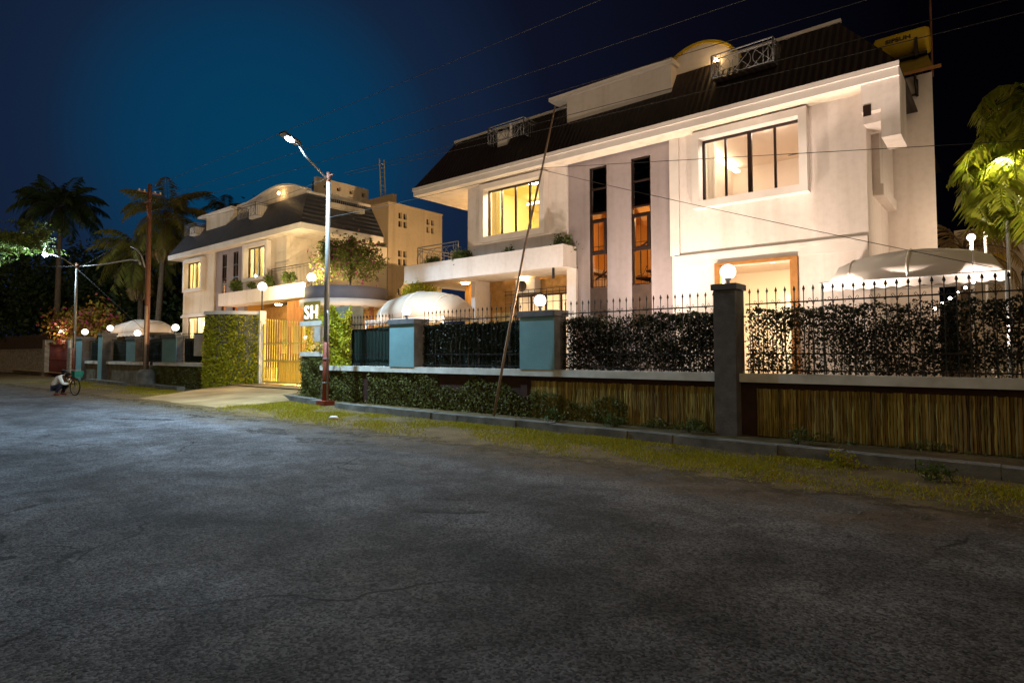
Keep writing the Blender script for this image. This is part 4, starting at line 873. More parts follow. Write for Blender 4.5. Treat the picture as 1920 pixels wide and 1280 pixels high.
# balcony plants of the right house
shrub('bushy green shrub at the left end of the right balcony', -17.0, 15.7, 4.46, .95)
shrub('dark bushy shrub right of the deco railing on the right balcony', -15.3, 15.75, 4.46, 1.15)
shrub('thin sparse shrub under the lit left window of the right house', -13.2, 15.7, 4.46, 1.0, n=420)
shrub('sparse shrub at the right end of the right balcony', -10.98, 15.68, 4.46, 1.15, n=520)
railing(H, [(-17.7, 17.5), (-17.7, 15.6), (-15.5, 15.6)], 4.9, 5.75)
mb = MB()
for z in (5.3, 5.6, 5.9): mb.tube([(-17.9, 17.6, z), (-15.5, 19.5, z)], .025, 5)
for t in (0, .5, 1): mb.tube([(-17.9 + 2.4 * t, 17.6 + 1.9 * t, 4.46), (-17.9 + 2.4 * t, 17.6 + 1.9 * t, 5.9)], .025, 5)
mb.build('pipe_railing', 'iron_white', H)

# ================================================================ left house
G = thing('cream_house', 'cream two storey house on the left with curved roof parapet', 'house', (-34, 20, .3))
wm = MB()
wall(wm, 'Y', 16.4, .2, -41.3, -36.93, .3, 8.03, [(-40.66, -38.3, 5.76, 7.44), (-40.5, -38.05, 2.6, 3.97)])
wm.build('wall', 'cream_wall', G); wm = MB(); wall(wm, 'Y', 16.4, .2, -33.34, -28.75, 4.46, 8.03, [(-32.8, -30.5, 5.82, 7.53)])
wm.build('wall', 'cream_wall', G); wm = MB(); wall(wm, 'X', -28.75, .2, 16.61, 22.9, 4.46, 8.03); wm.build('wall', 'cream_wall', G); wm = MB(); wm.box(-41.3, -41.1, 16.6, 26, .3, 8.0); wm.box(-41.1, -29, 25.8, 26, .3, 8)
wm.build('wall', 'cream_wall', G)
pm = MB(); wall(pm, 'Y', 16.5, .2, -36.925, -33.345, .3, 8.0, [(-36.14, -35.57, 2.4, 7.57), (-34.75, -34.15, 2.4, 7.57)]); pm.build('stair_panel', 'panel_wall', G)
slit(G, -36.14, -35.57, 16.5, [3.8, 4.75, 5.85, 6.1, 6.8, 7.55], 2.42, (4.75, 5.85)); slit(G, -34.75, -34.15, 16.5, [3.8, 4.75, 5.85, 6.1, 6.8, 7.55], 2.42, (4.75, 5.85))
surround(G, -40.66, -38.3, 5.76, 7.44, 16.4); surround(G, -32.8, -30.5, 5.82, 7.53, 16.4)
window(G, -40.66, -38.3, 5.76, 7.44, 16.4, 4); window(G, -32.8, -30.5, 5.82, 7.53, 16.4, 4, wide=2); window(G, -40.5, -38.05, 2.6, 3.97, 16.4, 2)
mb = B(-41.3, -36.95, 16.33, 16.398, 4.1, 4.18); mb.box(-41.4, -36.95, 16.3, 16.398, 3.98, 4.099); mb.build('string_course', 'white_trim', G)
def wavy(x0, x1, y, z0, z1, mat, house):
    n = int((x1 - x0) / .05); mb = MB(); vs = [(x0 + (x1 - x0) * i / n, y + .04 * math.sin(i * 1.2), z) for i in range(n + 1) for z in (z0, z1)]
    mb.add(vs, [(2 * i, 2 * i + 2, 2 * i + 3, 2 * i + 1) for i in range(n)], True); return mb.build('curtain', mat, house)
for (x0, x1, z0, z1, ly) in [(-41.0, -37.2, 4.6, 7.9, 'warm_lamp'), (-33.2, -29.0, 4.6, 7.9, 'warm_lamp'), (-41.0, -37.2, .6, 4.2, 'pink_lamp')]:
    rr = room(G, x0, x1, 16.62, 19.5, z0, z1, 'room_yellow', ly, .6)
    wavy(x0 + .5, x0 + 1.5, 16.75, z0 + .05, z1 - .3, 'curtain', rr); wavy(x0 + 1.9, x0 + 2.5, 16.75, z0 + .05, z1 - .3, 'curtain', rr); wavy(x1 - .9, x1 - .45, 16.75, z0 + .05, z1 - .3, 'net_curtain', rr)
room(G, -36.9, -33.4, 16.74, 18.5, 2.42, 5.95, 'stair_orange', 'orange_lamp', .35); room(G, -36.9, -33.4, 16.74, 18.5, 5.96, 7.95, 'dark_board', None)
mb = B(-42.32, -26.44, 15.8, 15.88, 7.76, 8.05); mb.box(-26.52, -26.44, 15.882, 20.8, 7.76, 8.05); mb.box(-42.32, -42.24, 15.882, 25, 7.76, 8.05); mb.build('fascia', 'white_trim', G)
mb = B(-42.2, -26.53, 15.884, 16.398, 7.765, 7.82); mb.box(-28.748, -26.53, 16.4, 20.8, 7.765, 7.82); mb.box(-42.2, -41.302, 16.4, 25, 7.765, 7.82); mb.build('soffit', 'cream_wall', G)
rf = mansard(G, -42.32, -26.44, 15.8, 8.08, -41.1, -27.64, 16.84, 9.9, 20.85, 'roof_slate')
mb = B(-27.72, -27.58, 16.85, 20.8, 9.902, 10.02); mb.build('ridge_trim', 'white_trim', rf)
# dormer and curved parapet
dm = MB().prism([(-38.4, 9.2), (-36.0, 9.2), (-35.2, 9.62), (-34.8, 9.9), (-34.8, 10.12), (-38.4, 10.12)], 16.5, 19).build('dormer', 'cream_wall', rf)
B(-39.2, -34.75, 16.3, 19.1, 10.122, 10.26).build('dormer_eave', 'white_trim', dm)
top = [(-34.7, 10.24), (-33.6, 10.24), (-32.9, 10.31), (-32.2, 10.42), (-31.46, 10.54), (-30.9, 10.60), (-30.33, 10.63), (-29.6, 10.58), (-28.98, 10.48), (-28.4, 10.33), (-27.8, 10.10)]
pp = MB().prism([(-34.7, 9.88), (-27.75, 9.88)] + top[::-1], 16.86, 17.1).build('curved_parapet', 'cream_wall', rf)
mb = MB()
for (x0, z0), (x1, z1) in zip(top[:-1], top[1:]): mb.prism([(x0, z0 + .002), (x1, z1 + .002), (x1, z1 + .10), (x0, z0 + .10)], 16.6, 17.2)
mb.build('parapet_coping', 'white_trim', pp)
railing(G, [(-40.1, 16.6), (-40.1, 15.9), (-38.6, 15.9), (-38.6, 16.8)], 9.1, 9.75); B(-39.8, -39.0, 16.1, 16.7, 9.1, 9.6).build('balcony_door', 'white_trim', G)
railing(G, [(-33.2, 16.7), (-33.2, 15.95), (-31.2, 15.95), (-31.2, 16.8)], 9.15, 9.85); B(-32.4, -31.35, 16.2, 16.7, 9.12, 9.75).build('balcony_door', 'white_trim', G)
MB().ball((-30.0, 16.6, 10.25), .07, 8, 6).build('wall_light', 'orange_lamp', G)
mb = MB()
for y in np.arange(17.9, 19.9, .13): mb.tube([(-27.0, y, 9.55), (-27.0, y, 10.0)], .012, 4)
mb.tube([(-27.0, 17.8, 10.0), (-27.0, 19.9, 10.0)], .02, 5); mb.build('side_railing', 'iron_white', G); B(-27.3, -26.9, 17.8, 19.9, 9.25, 9.5).build('balcony_door', 'cream_wall', G)
# tower with small square windows, roof parapet, ladder
tw = MB(); hs = []
for yc, zc in [(24.1, 9.9), (26.4, 9.9), (24.1, 7.55), (26.4, 7.55), (24.1, 5.2)]:
    for dy in (-.34, .06):
        for dz in (-.46, .06): hs.append((yc + dy, yc + dy + .28, zc + dz, zc + dz + .4))
wall(tw, 'X', -28.75, .25, 23.0, 27.43, .3, 10.78, hs); tw.box(-36, -29.001, 23.0, 27.42, .3, 10.77); tw.box(-29.0, -28.751, 22.99, 23.0, .3, 10.775)
tower = tw.build('stair_tower', 'tower_wall', G)
for h in hs: B(-29.0, -28.94, h[0] + .001, h[1] - .001, h[2] + .001, h[3] - .001).build('window', 'dark_pane', tower)
mb = B(-36, -28.7, 22.95, 27.46, 10.782, 10.86); mb.box(-32.5, -29.6, 24.0, 24.3, 10.862, 11.7); mb.build('tower_coping', 'tower_wall', tower)
bx = MB(); wall(bx, 'X', -32.75, .3, 20.6, 24.5, 9.9, 12.6, [(21.1 + k * .95, 21.1 + k * .95 + .3, 12.0, 12.28) for k in range(4)]); bx.build('roof_parapet', 'cream_wall', G)
B(-33.4, -33.06, 20.7, 24.4, 11.9, 12.4).build('parapet_back', 'dark_board', G)
ld = thing('ladder', 'grey metal ladder standing up from the left house roof tower', 'ladder', (-31, 24.2, 10.86))
mb = MB(); ya_, yb_ = 24.05, 24.45
for y, y2 in ((24.22, 24.02), (24.58, 24.38)): mb.tube([(-31, y, 10.87), (-31, y2, 14.2)], .05, 6)
mb.build('stile', 'iron_white', ld)
for k in range(11): MB().tube([(-31, 24.22 - .2 * k / 11, 11.1 + k * .28), (-31, 24.58 - .2 * k / 11, 11.1 + k * .28)], .022, 5).build('rung', 'iron_white', ld)
# front balcony and ground floor behind the gate
mb = B(-33.9, -25.4, 15.3, 15.46, 4.30, 4.98); mb.build('balcony_wall', 'white_wall', G); B(-33.88, -25.42, 15.462, 16.39, 4.305, 4.45).build('balcony_floor', 'cream_wall', G); B(-28.74, -25.42, 16.39, 22.9, 4.305, 4.45).build('balcony_floor', 'cream_wall', G)
railing(G, [(-28.9, 15.7), (-25.0, 15.7)], 4.98, 5.95, 'iron_black', False)
gm = MB(); wall(gm, 'Y', 17.6, .2, -33.3, -20.5, .3, 4.30, [(-31.5 + k * 1.15, -30.6 + k * 1.15, 1.6, 3.6) for k in range(6)]); gm.build('porch_wall', 'stone_clad', G)
room(G, -33.3, -23, 17.82, 20, .4, 4.25, 'room_yellow', 'warm_lamp', .5)
for k in range(6): window(G, -31.5 + k * 1.15, -30.6 + k * 1.15, 1.6, 3.6, 17.6, 1, 'orange_wood')
mb = MB()
for k in range(22): mb.box(-27.2 + k * .12, -27.14 + k * .12, 15.6, 15.64, 3.0, 4.2)
mb.build('slat_screen', 'orange_wood', G)
for x in (-30.0, -26.5, -23.5): MB().lathe((x, 16.7, 4.24), [(.001, 0), (.15, 0), (.17, .05)], 12).build('porch_lamp', 'warm_lamp', G)
# round portico
pc = (-23.3, 16.3)
PT = thing('round_portico', 'round entrance portico with grey parapet band beside the left house', 'portico', (pc[0], pc[1], .3))
MB().lathe((pc[0], pc[1], 0), [(1.72, 4.02), (1.85, 4.02), (1.85, 4.58), (1.72, 4.58), (1.72, 4.02)], 40).build('parapet_band', 'grey_band', PT)
MB().lathe((pc[0], pc[1], 0), [(.001, 4.012), (2.05, 4.012), (2.05, 3.72), (.001, 3.72)], 40).build('slab', 'white_trim', PT)
MB().lathe((pc[0], pc[1], 0), [(1.55, .3), (1.55, 3.718)], 30, a0=R(120), a1=R(290)).build('drum_wall', 'cream_wall', PT)
mb = MB()
for a in (292, 318, 345, 10): mb.tube([(pc[0] + 1.5 * math.cos(R(a)), pc[1] + 1.5 * math.sin(R(a)), .3), (pc[0] + 1.5 * math.cos(R(a)), pc[1] + 1.5 * math.sin(R(a)), 3.718)], .10, 8)
mb.build('column', 'terracotta', PT)
B(-22.3, -21.9, 15.4, 15.5, .4, 3.4).build('curtain', 'curtain', PT)
mb = MB(); a0 = R(318)
MB().lathe((pc[0] + .2, pc[1] - .4, 3.66), [(.001, 0), (.2, 0), (.22, .05)], 12).build('ceiling_lamp', 'warm_lamp', PT)
n = 1500; aa = rng.uniform(R(200), R(292), n); P = np.stack([pc[0] + 1.62 * np.cos(aa) + rng.normal(size=n) * .06, pc[1] + 1.62 * np.sin(aa) + rng.normal(size=n) * .06, rng.uniform(.4, 3.6, n)], 1)
V, F = leaves(P, .11, .6); np_mesh('ivy', V, F, 'ivy_bright', PT)
shrub('clipped green shrub at the left end of the left balcony', -32.4, 15.55, 4.98, .9, pot=False, n=1300)
shrub('small green shrub beside the lit window of the left balcony', -30.7, 15.6, 4.98, .55, pot=False, n=500)
shrub('clipped green shrub right of the lit window on the left balcony', -28.9, 15.6, 4.98, .85, pot=False, n=1300)
shrub('round green shrub before the iron railing of the left balcony', -26.9, 15.5, 4.98, .85, pot=False, n=1300)
globe('lit globe lamp on the round portico behind the street lamp pole', -24.3, 15.1, 5.1, .2, 'globe_gate', .2)
globe('lit globe lamp in the planted opening of the gate pier', -20.6, 14.6, 2.15, .12, 'globe_glow', .2)

# ---------------------------------------------------------------- lamp poles, cables
def lamp_pole(label, x, y, h, hx, hy, hz, bowl=False, box=True, collars=True, red=2.0, r=.10):
    o = thing('street_lamp', label, 'street lamp', (x, y, 0), 'street lamps over the road')
    MB().tube([(x, y, 0), (x, y, red)], [r, r], 14).build('base_section', 'pole_red', o)
    MB().tube([(x, y, red + .001), (x, y, h)], [r * .93, r * .62], 14).build('pole', 'pole_silver', o)
    for z in (.7, 1.45): MB().lathe((x, y, z), [(r * .98, 0), (r * 1.1, .005), (r * 1.1, .035), (r * .98, .04)], 14).build('clamp', 'pole_silver', o)
    B(x - .2, x + .2, y - .2, y + .2, -.02, .16).build('footing', 'pole_red', o)
    MB().tube([(x, y, h - .15), (x, (y * .4 + hy * .6), h + (hz - h) * .62), (hx, hy + .25, hz)], [.035, .03, .028], 8).build('arm', 'pole_silver', o)
    TM = Matrix.Translation(Vector((hx, hy, hz))) @ Matrix.Rotation(R(-18), 4, 'X')
    def tilt(m): m.v = [tuple(TM @ Vector(p)) for p in m.v]; return m
    mb = MB(); mb.box(-.16, .16, -.3, .3, .035, .10); mb.tube([(0, .2, .06), (0, .42, .05)], .04, 8); hd = tilt(mb).build('lamp_head', 'lamp_grey', o)
    if bowl: MB().ball((hx, hy, hz - .10), .12, 14, 9).build('lens', 'led_bowl', hd)
    else: tilt(MB().lathe((0, 0, .033), [(.14, 0), (.001, -.004)], 16)).build('lens', 'led', hd)
    tilt(MB().lathe((0, 0, 0), [(.145, .034), (.155, .034), (.155, .018), (.145, .018), (.145, .034)], 16)).build('skirt', 'lamp_grey', hd)
    mb = MB(); mb.tube([(x, y, h - .2), (x, y, h + .12)], .07, 8); mb.tube([(x - .25, y, h), (x + .25, y, h)], .03, 6); mb.build('cross_arm', 'rust', o)
    if box: B(x - .34, x - .05, y - .22, y - .102, 2.02, 2.50).build('switch_box', 'ac_white', o)
    MB().tube([(x + r + .03, y - .03, .1), (x + r + .03, y - .03, 2.9), (x + r * .8, y - .03, 3.0)], .03, 8).build('conduit', 'pole_silver', o)
    return o
lamp_pole('near street lamp with red base and silver pole, glowing blue white', -16.8, 11.0, 7.35, -16.7, 9.56, 8.1)
o_ = lamp_pole('far street lamp at the left end of the fence, glowing blue white', -44.1, 11.3, 7.1, -45.0, 9.9, 7.75, True)
MB().tube([(-44.1, 11.3, 7.0), (-42.9, 12.3, 7.15), (-41.6, 13.4, 7.45), (-41.2, 13.75, 7.4), (-41.15, 13.8, 7.15)], [.025, .03, .05, .06, .07], 7).build('second_arm', 'pole_silver', o_)
up = thing('utility_pole', 'tall rusty utility pole standing in a concrete block', 'utility pole', (-34.3, 11.9, 0))
MB().tube([(-34.3, 11.9, .5), (-34.45, 11.9, 10.5)], [.14, .10], 10).build('pole', 'rust', up)
MB().tube([(-34.02, 11.75, .7), (-34.05, 11.75, 4.1)], .075, 8).build('conduit', 'bamboo', up)
MB().lathe((-34.1, 11.85, 0), [(.45, -.02), (.42, .7), (.3, .85), (.001, .88)], 10).build('footing', 'kerb_stone', up)
mb = MB()
for z, w in ((10.05, .5),): mb.box(-34.45 - .035, -34.45 + .035, 11.9 - w, 11.9 + w, z - .035, z + .035)
mb.box(-34.45 - .4, -34.45 + .4, 11.76, 11.83, 9.55, 9.62); mb.tube([(-34.45, 11.9, 8.6), (-33.7, 11.5, 9.2)], .03, 5); mb.build('cross_arm', 'rust', up)
mb = MB()
for y in (11.4, 11.65, 12.15, 12.4): mb.lathe((-34.45, y, 10.05), [(.03, 0), (.06, .03), (.03, .06), (.06, .1), (.03, .13)], 8)
mb.build('insulator', 'ac_white', up)
MB().tube([(-34.4, 11.75, 6.1), (-34.45, 11.6, 6.7), (-34.7, 11.45, 7.05), (-35.0, 11.3, 7.2)], .045, 6).build('lamp_bracket', 'pole_silver', up)
lp = thing('leaning_pole', 'thin bamboo pole leaning against the eave from the drain', 'pole', (-10.35, 11.7, 0))
MB().tube([(-10.36, 11.75, 0), (-9.95, 11.78, 1.9), (-9.35, 11.8, 4.4), (-8.85, 11.8, 6.1), (-8.42, 11.8, 7.65)], [.035, .034, .03, .026, .02], 8).build('pole', 'bamboo', lp)
def cable(label, a, b, sag, r=.0075):
    a, b = Vector(a), Vector(b); n = 18; pts = []
    for i in range(n + 1):
        t = i / n; p = a.lerp(b, t); p.z -= sag * 4 * t * (1 - t); pts.append(p)
    tag(MB().tube(pts, r, 5).build('cable', 'wire', None, a), label, 'cable', 'overhead cables')
px = -34.45
cable('topmost overhead cable from the utility pole to upper right', (px, 11.7, 10.18), (9, 11.7, 9.5), .0)
cable('second overhead cable passing over the arched dormer', (px, 11.7, 9.45), (9, 11.7, 8.1), .0)
cable('third overhead cable crossing above the dormer eave', (px, 11.7, 8.95), (9, 11.7, 7.35), .05)
cable('overhead cable from the near street lamp across the dark roof', (-16.8, 11.6, 7.6), (9, 11.7, 6.72), .05)
cable('lower overhead cable from the near street lamp across the dark roof', (-16.8, 11.7, 7.55), (9, 11.7, 6.45), .1)
cable('thin cable from the leaning pole to the palm at right', (-8.85, 11.75, 6.2), (1.5, 11.8, 4.62), .0, .006)
cable('thin cable sloping down from the leaning pole to the right awning', (-8.85, 11.75, 6.17), (-.2, 11.9, 2.95), .04, .006)
cable('thin cable from the near street lamp to the leaning pole', (-16.8, 11.0, 6.0), (-8.85, 11.75, 6.2), .05, .006)
cable('cable from the far street lamp to the utility pole', (-44.1, 11.3, 7.0), (px, 11.8, 8.6), .3)
cable('stay cable sloping down right from the far street lamp', (-44.1, 11.3, 6.9), (-36.3, 12.4, 3.0), .0, .012)
cable('cable between utility pole and near street lamp', (px, 11.8, 8.7), (-16.8, 11.0, 7.3), .5)
cable('cable running off left from the far street lamp', (-44.1, 11.3, 7.05), (-90, 9, 14.5), 1.0)

# ---------------------------------------------------------------- palms and trees
def frond(base, az, el, Ln, droop, nl, lw, ll):
    """returns leaflet quads + rachis points"""
    pts = []; p = np.array(base, float); a = el; st = Ln / 12
    for i in range(13):
        pts.append(p.copy()); d = np.array([math.cos(az) * math.cos(a), math.sin(az) * math.cos(a), math.sin(a)]); p = p + d * st; a -= droop / 12 * (1 + i / 8)
    pts = np.array(pts); t = np.linspace(.12, .99, nl); idx = t * 12; i0 = np.minimum(idx.astype(int), 11); f = (idx - i0)[:, None]
    c = pts[i0] * (1 - f) + pts[i0 + 1] * f; tg = pts[i0 + 1] - pts[i0]; tg /= np.linalg.norm(tg, axis=1)[:, None]
    side = np.cross(tg, np.array([0, 0, 1.])); side /= np.linalg.norm(side, axis=1)[:, None] + 1e-9
    up = np.cross(side, tg); V = []
    L_ = ll * np.sin(np.pi * np.clip(t * .9 + .12, 0, 1))[:, None] * (1 + rng.normal(size=(nl, 1)) * .12)
    for s in (-1, 1):
        d = side * s * .8 + tg * .55 - up * (.25 + rng.random((nl, 1)) * .35); d /= np.linalg.norm(d, axis=1)[:, None]
        tip = c + d * L_ ; tip[:, 2] -= L_[:, 0] * .22; mid = c + d * L_ * .5
        V.append(np.stack([c, mid + tg * lw, tip, mid - tg * lw], 1))
    V = np.concatenate(V).reshape(-1, 3); return V, pts
def palm(label, x, y, zc, Ln, nf, mat, trunk_r=.17, lean=(0, 0), seed=1, ll=.7, lw=.025, nl=42, dry=0, z0=0, elr=(-.3, 1.25), group='palms', droop=(.9, 1.5)):
    r = thing('palm_tree', label, 'palm tree', (x, y, z0), group); bx_, by_ = x + lean[0], y + lean[1]
    zs = np.linspace(0, 1, 9); MB().tube([(x + lean[0] * t ** 1.6, y + lean[1] * t ** 1.6, z0 + (zc - z0) * t) for t in zs], [trunk_r * (1.25 - .55 * t) for t in zs], 10).build('trunk', 'bark', r)
    rd = random.Random(seed); VV = []; mb = MB()
    for k in range(nf):
        az = k * 2.399 + rd.uniform(-.25, .25); e_ = elr[0] + (elr[1] - elr[0]) * ((k + .5) / nf) + rd.uniform(-.1, .1)
        V, pts = frond((bx_, by_, zc), az, e_, Ln * rd.uniform(.85, 1.1), rd.uniform(*droop), nl, lw, ll); VV.append(V); mb.tube([tuple(p) for p in pts[::2]], [.03, .028, .024, .02, .014, .01, .006][:len(pts[::2])], 5)
    V = np.concatenate(VV); np_mesh('crown', V, np.arange(len(V)).reshape(-1, 4), mat, r); mb.build('frond_stalk', 'bark' if mat != 'palm_bright' else 'palm_bright', r)
    if dry:
        VV = []
        for k in range(dry): VV.append(frond((bx_, by_, zc - .3), k * 1.7, -1.1, Ln * .8, .5, nl, lw, ll * .6)[0])
        V = np.concatenate(VV); np_mesh('dead_fronds', V, np.arange(len(V)).reshape(-1, 4), 'palm_dry', r)
palm('dark silhouetted palm far left behind the street lamp', -62, 14.6, 14.0, 4.4, 34, 'tree_leaf', .22, (0, 0), 3, 1.15, .06, 40, 0, 0, (-.2, 1.4))
palm('tall brownish palm behind the utility pole', -50.5, 18.2, 12.4, 4.8, 28, 'palm_leaf', .22, (.6, .3), 5, 1.1, .05, 44, 12, 0, (-.7, 1.3))
palm('shorter drooping palm left of the utility pole', -55, 18.6, 9.8, 4.8, 24, 'palm_leaf', .22, (.5, -.3), 8, 1.1, .055, 42, 8, 0, (-.6, 1.2))
palm('small dark palm between utility pole and left house', -53.0, 24.5, 14.4, 3.0, 14, 'tree_leaf', .2, (0, 0), 9, .8, .045, 34)
palm('bright yellow green palm at the right edge lit by garden lamps', .35, 15.2, 5.1, 2.0, 34, 'palm_bright', .13, (-.05, 0), 12, .62, .040, 34, 0, .3, (-.5, 1.3), droop=(1.5, 2.6))
palm('second bright palm behind the right edge palm', .75, 17.2, 6.9, 2.2, 28, 'palm_bright', .14, (0, 0), 15, .65, .040, 34, 0, .3, droop=(1.5, 2.6))
palm('small pale palm beside the white rear wing', -1.0, 21.5, 4.6, 1.9, 14, 'palm_dry', .12, (0, 0), 17, .5, .02, 40, 0, .3)
def tree(label, x, y, h, rad, n, mat, k=22, size=.22, spread=.4, trunk=.16, cz=None, group='trees behind the fence', cat='tree', name='leafy_tree', z0=0):
    r = thing(name, label, cat, (x, y, z0), group); cz = cz or h - rad[2]
    mb = MB(); mb.tube([(x, y, z0), (x + .1, y, z0 + (cz - z0) * .5), (x, y + .1, cz)], [trunk * 1.2, trunk, trunk * .6], 8)
    for a in range(5): mb.tube([(x, y, z0 + (cz - z0) * .6), (x + rad[0] * .35 * math.cos(a * 1.26), y + rad[1] * .35 * math.sin(a * 1.26), cz), (x + rad[0] * .7 * math.cos(a * 1.26 + .2), y + rad[1] * .7 * math.sin(a * 1.26 + .2), cz + rad[2] * .3)], [trunk * .5, trunk * .35, trunk * .12], 6)
    mb.build('trunk', 'bark', r)
    V, F = leaves(clumped(n, (x, y, cz), rad, k, (spread,) * 3), size, .5, ((0, 0, 1), .7)); np_mesh('crown', V, F, mat, r)
tree('pink and orange bougainvillea bush over the far red gate', -54.5, 14.6, 5.2, (5.5, 1.6, 1.7), 5200, 'bougain', 30, .30, .5, .12, 3.6, 'flowering bougainvilleas', 'bush', 'bougainvillea')
tree('bougainvillea bush with magenta flowers on the round portico', -22.6, 15.9, 7.2, (2.15, 1.1, 1.0), 6500, 'bougain_green', 34, .15, .22, .06, 5.75, 'flowering bougainvilleas', 'bush', 'bougainvillea', 4.02)
tree('leafy green creeper mound on the barrel awning', -17.6, 15.7, 4.5, (1.15, .6, .36), 1500, 'ivy_bright', 16, .12, .12, .05, 4.05, 'creepers', 'creeper', 'creeper_mound', .3)
for i, (x, y, h, rx, lb) in enumerate([(-75, 17, 9.5, 4.5, 'dark tree behind the far left brick wall'), (-66, 20, 8.5, 4.0, 'dark tree behind the far red gate'), (-58, 22, 9, 4.2, 'dark tree left of the drooping palm'), (-50, 26, 9.5, 4.2, 'dark tree behind the small pale awning'), (-90, 15, 9, 5, 'dark tree at the far left edge behind the brick wall'), (-46.5, 22, 6.5, 2.6, 'dark bushy tree just left of the cream house')]):
    h *= 1.4; tree(lb, x, y, h, (rx, rx * .8, h * .45), 7500, 'tree_leaf', 34, .5, .75, .2)
# branch over the road, from a tree standing left of the frame
r = thing('roadside_tree', 'tree with feathery lamp lit branch entering at upper left', 'tree', (-45.5, 6.2, 0))
bp = [(-45.5, 5.2, 0), (-45.3, 5.3, 4), (-44.8, 6.0, 7), (-43.4, 7.6, 8.2), (-41.8, 9.2, 8.4)]
mb = MB(); mb.tube(bp, [.28, .22, .15, .08, .03], 9); mb.tube([bp[2], (-45.5, 7.6, 8.6), (-45.0, 9.0, 8.9)], [.12, .07, .03], 7); mb.tube([bp[1], (-47, 6.4, 8), (-48, 7.0, 9.4)], [.14, .09, .03], 7); mb.build('trunk', 'bark', r)
P = np.concatenate([clumped(3200, (-43.3, 8.3, 8.25), (2.1, 1.6, .95), 20, (.40, .40, .09)), clumped(1600, (-46.0, 7.2, 8.1), (1.8, 1.5, 1.0), 14, (.45, .45, .10))])
V, F = leaves(P, .26, .35, ((0, 0, 1), 2.0)); np_mesh('crown', V, F, 'lamp_leaf', r)
for x, y, s, lb in [(-21.2, 13.6, 1.8, 'leafy plant glowing in the gate pier opening'), (-24.6, 16.0, 2.4, 'dark leafy bush seen through the gate, left'), (-23.0, 15.6, 2.3, 'dark leafy bush seen through the gate, right')]:
    shrub(lb, x, y, .31, s, 'shrub_leaf', 700, True, 'courtyard plants', 1.1, 'bush')

# far left: brick wall with fence, red gate
bw = thing('brick_wall', 'weathered brick wall at the far left beyond the red gate', 'wall', (-75, 13.6, 0))
B(-110, -57.6, 13.4, 13.7, -.02, 2.0).build('wall_body', 'brick', bw); B(-110, -57.5, 13.35, 13.75, 2.002, 2.1).build('coping', 'brick', bw)
rg = thing('red_gate', 'old red iron gate with brick posts beside the far lamp pole', 'gate', (-53.5, 13, 0))
for x in (-57.2, -50.8): B(x - .35, x + .35, 12.7, 13.3, -.02, 2.75).build('gate_post', 'brick', rg)
mb = MB()
for k in range(34): x = -56.8 + k * .175; mb.tube([(x, 13, .1), (x, 13, 2.5 + .25 * math.sin(math.pi * k / 33))], .02, 5)
mb.build('bars', 'iron_red', rg)
for z in (.2, 1.2, 2.3): B(-56.85, -51.15, 12.97, 13.03, z, z + .08).build('rail', 'iron_red', rg)
ff = thing('picket_screen', 'dark board screen on top of the far brick wall', 'fence', (-75, 13.6, 2.1))
mb = MB(); x = -108
while x < -58.2: w = random.uniform(.3, .7); mb.box(x, x + w - .04, 13.52, 13.56, 2.101, 3.3 + random.uniform(-.08, .08)); x += w
mb.build('boards', 'dark_board', ff)

# lamps in the garden at right
def post_lamp(label, x, y, z, r=.085, mat='globe_glow', h0=.3, mult=.5):
    o = thing('garden_lamp', label, 'lamp', (x, y, h0), 'garden post lamps at right')
    MB().tube([(x, y, h0), (x, y, z - r)], .03, 7).build('post', 'iron_white', o); MB().ball((x, y, z), r, 12, 8).build('globe', mat, o); bulb(o, (x, y, z), mat, mult)
post_lamp('lower white garden post lamp beside the rear wing', -.66, 17.3, 4.29); post_lamp('upper white garden post lamp left of the palm', -.42, 17.8, 4.90); post_lamp('white garden lamp glowing inside the palm leaves', -.01, 14.6, 5.2, .11, 'globe_palm', .3, 1)
fl = thing('string_lights', 'short rising string of white bulbs under the right awning', 'string lights', (-.9, 14.6, 2.6))
MB().tube([(-1.15, 14.3, 2.5), (-.8, 14.5, 2.75), (-.55, 14.6, 3.0)], .008, 5).build('cord', 'wire', fl)
for t in np.linspace(0, 1, 6): MB().ball((-1.15 + .6 * t, 14.3 + .3 * t, 2.5 + .5 * t), .028, 7, 5).build('bulb', 'white_bulb', fl)
an_ = thing('garden_wall', 'pale lit garden wall with ochre panel behind the right palm', 'wall', (2, 24, .3))
B(-1.35, 6, 24, 24.2, .3, 5.6).build('wall_body', 'cream_wall', an_); B(-.55, -.1, 23.96, 23.998, 4.1, 4.75).build('ochre_panel', 'tank_yellow', an_)

# ---------------------------------------------------------------- squatting man and bicycle
def skin_mesh(name, verts, edges, radii, mat, parent, root=0, sub=2):
    me = bpy.data.meshes.new(name); o0 = world_loc(parent); me.from_pydata([tuple(Vector(v) - o0) for v in verts], edges, [])
    o = bpy.data.objects.new(name, me); COL.objects.link(o)
    sk = o.modifiers.new('skin', 'SKIN'); sk.use_smooth_shade = True
    lay = me.skin_vertices[0] if me.skin_vertices else None
    if lay is None:
        import bmesh
        bm = bmesh.new(); bm.from_mesh(me); bm.verts.layers.skin.verify(); bm.to_mesh(me); bm.free(); lay = me.skin_vertices[0]
    for i, rd in enumerate(radii):
        lay.data[i].radius = rd if isinstance(rd, tuple) else (rd, rd); lay.data[i].use_root = (i == root)
    ss = o.modifiers.new('sub', 'SUBSURF'); ss.levels = ss.render_levels = sub
    dg = bpy.context.evaluated_depsgraph_get(); m2 = bpy.data.meshes.new_from_object(o.evaluated_get(dg)); bpy.data.objects.remove(o)
    m2.materials.clear(); m2.materials.append(MATS[mat]); ob = link_mesh(name, m2, parent); return ob
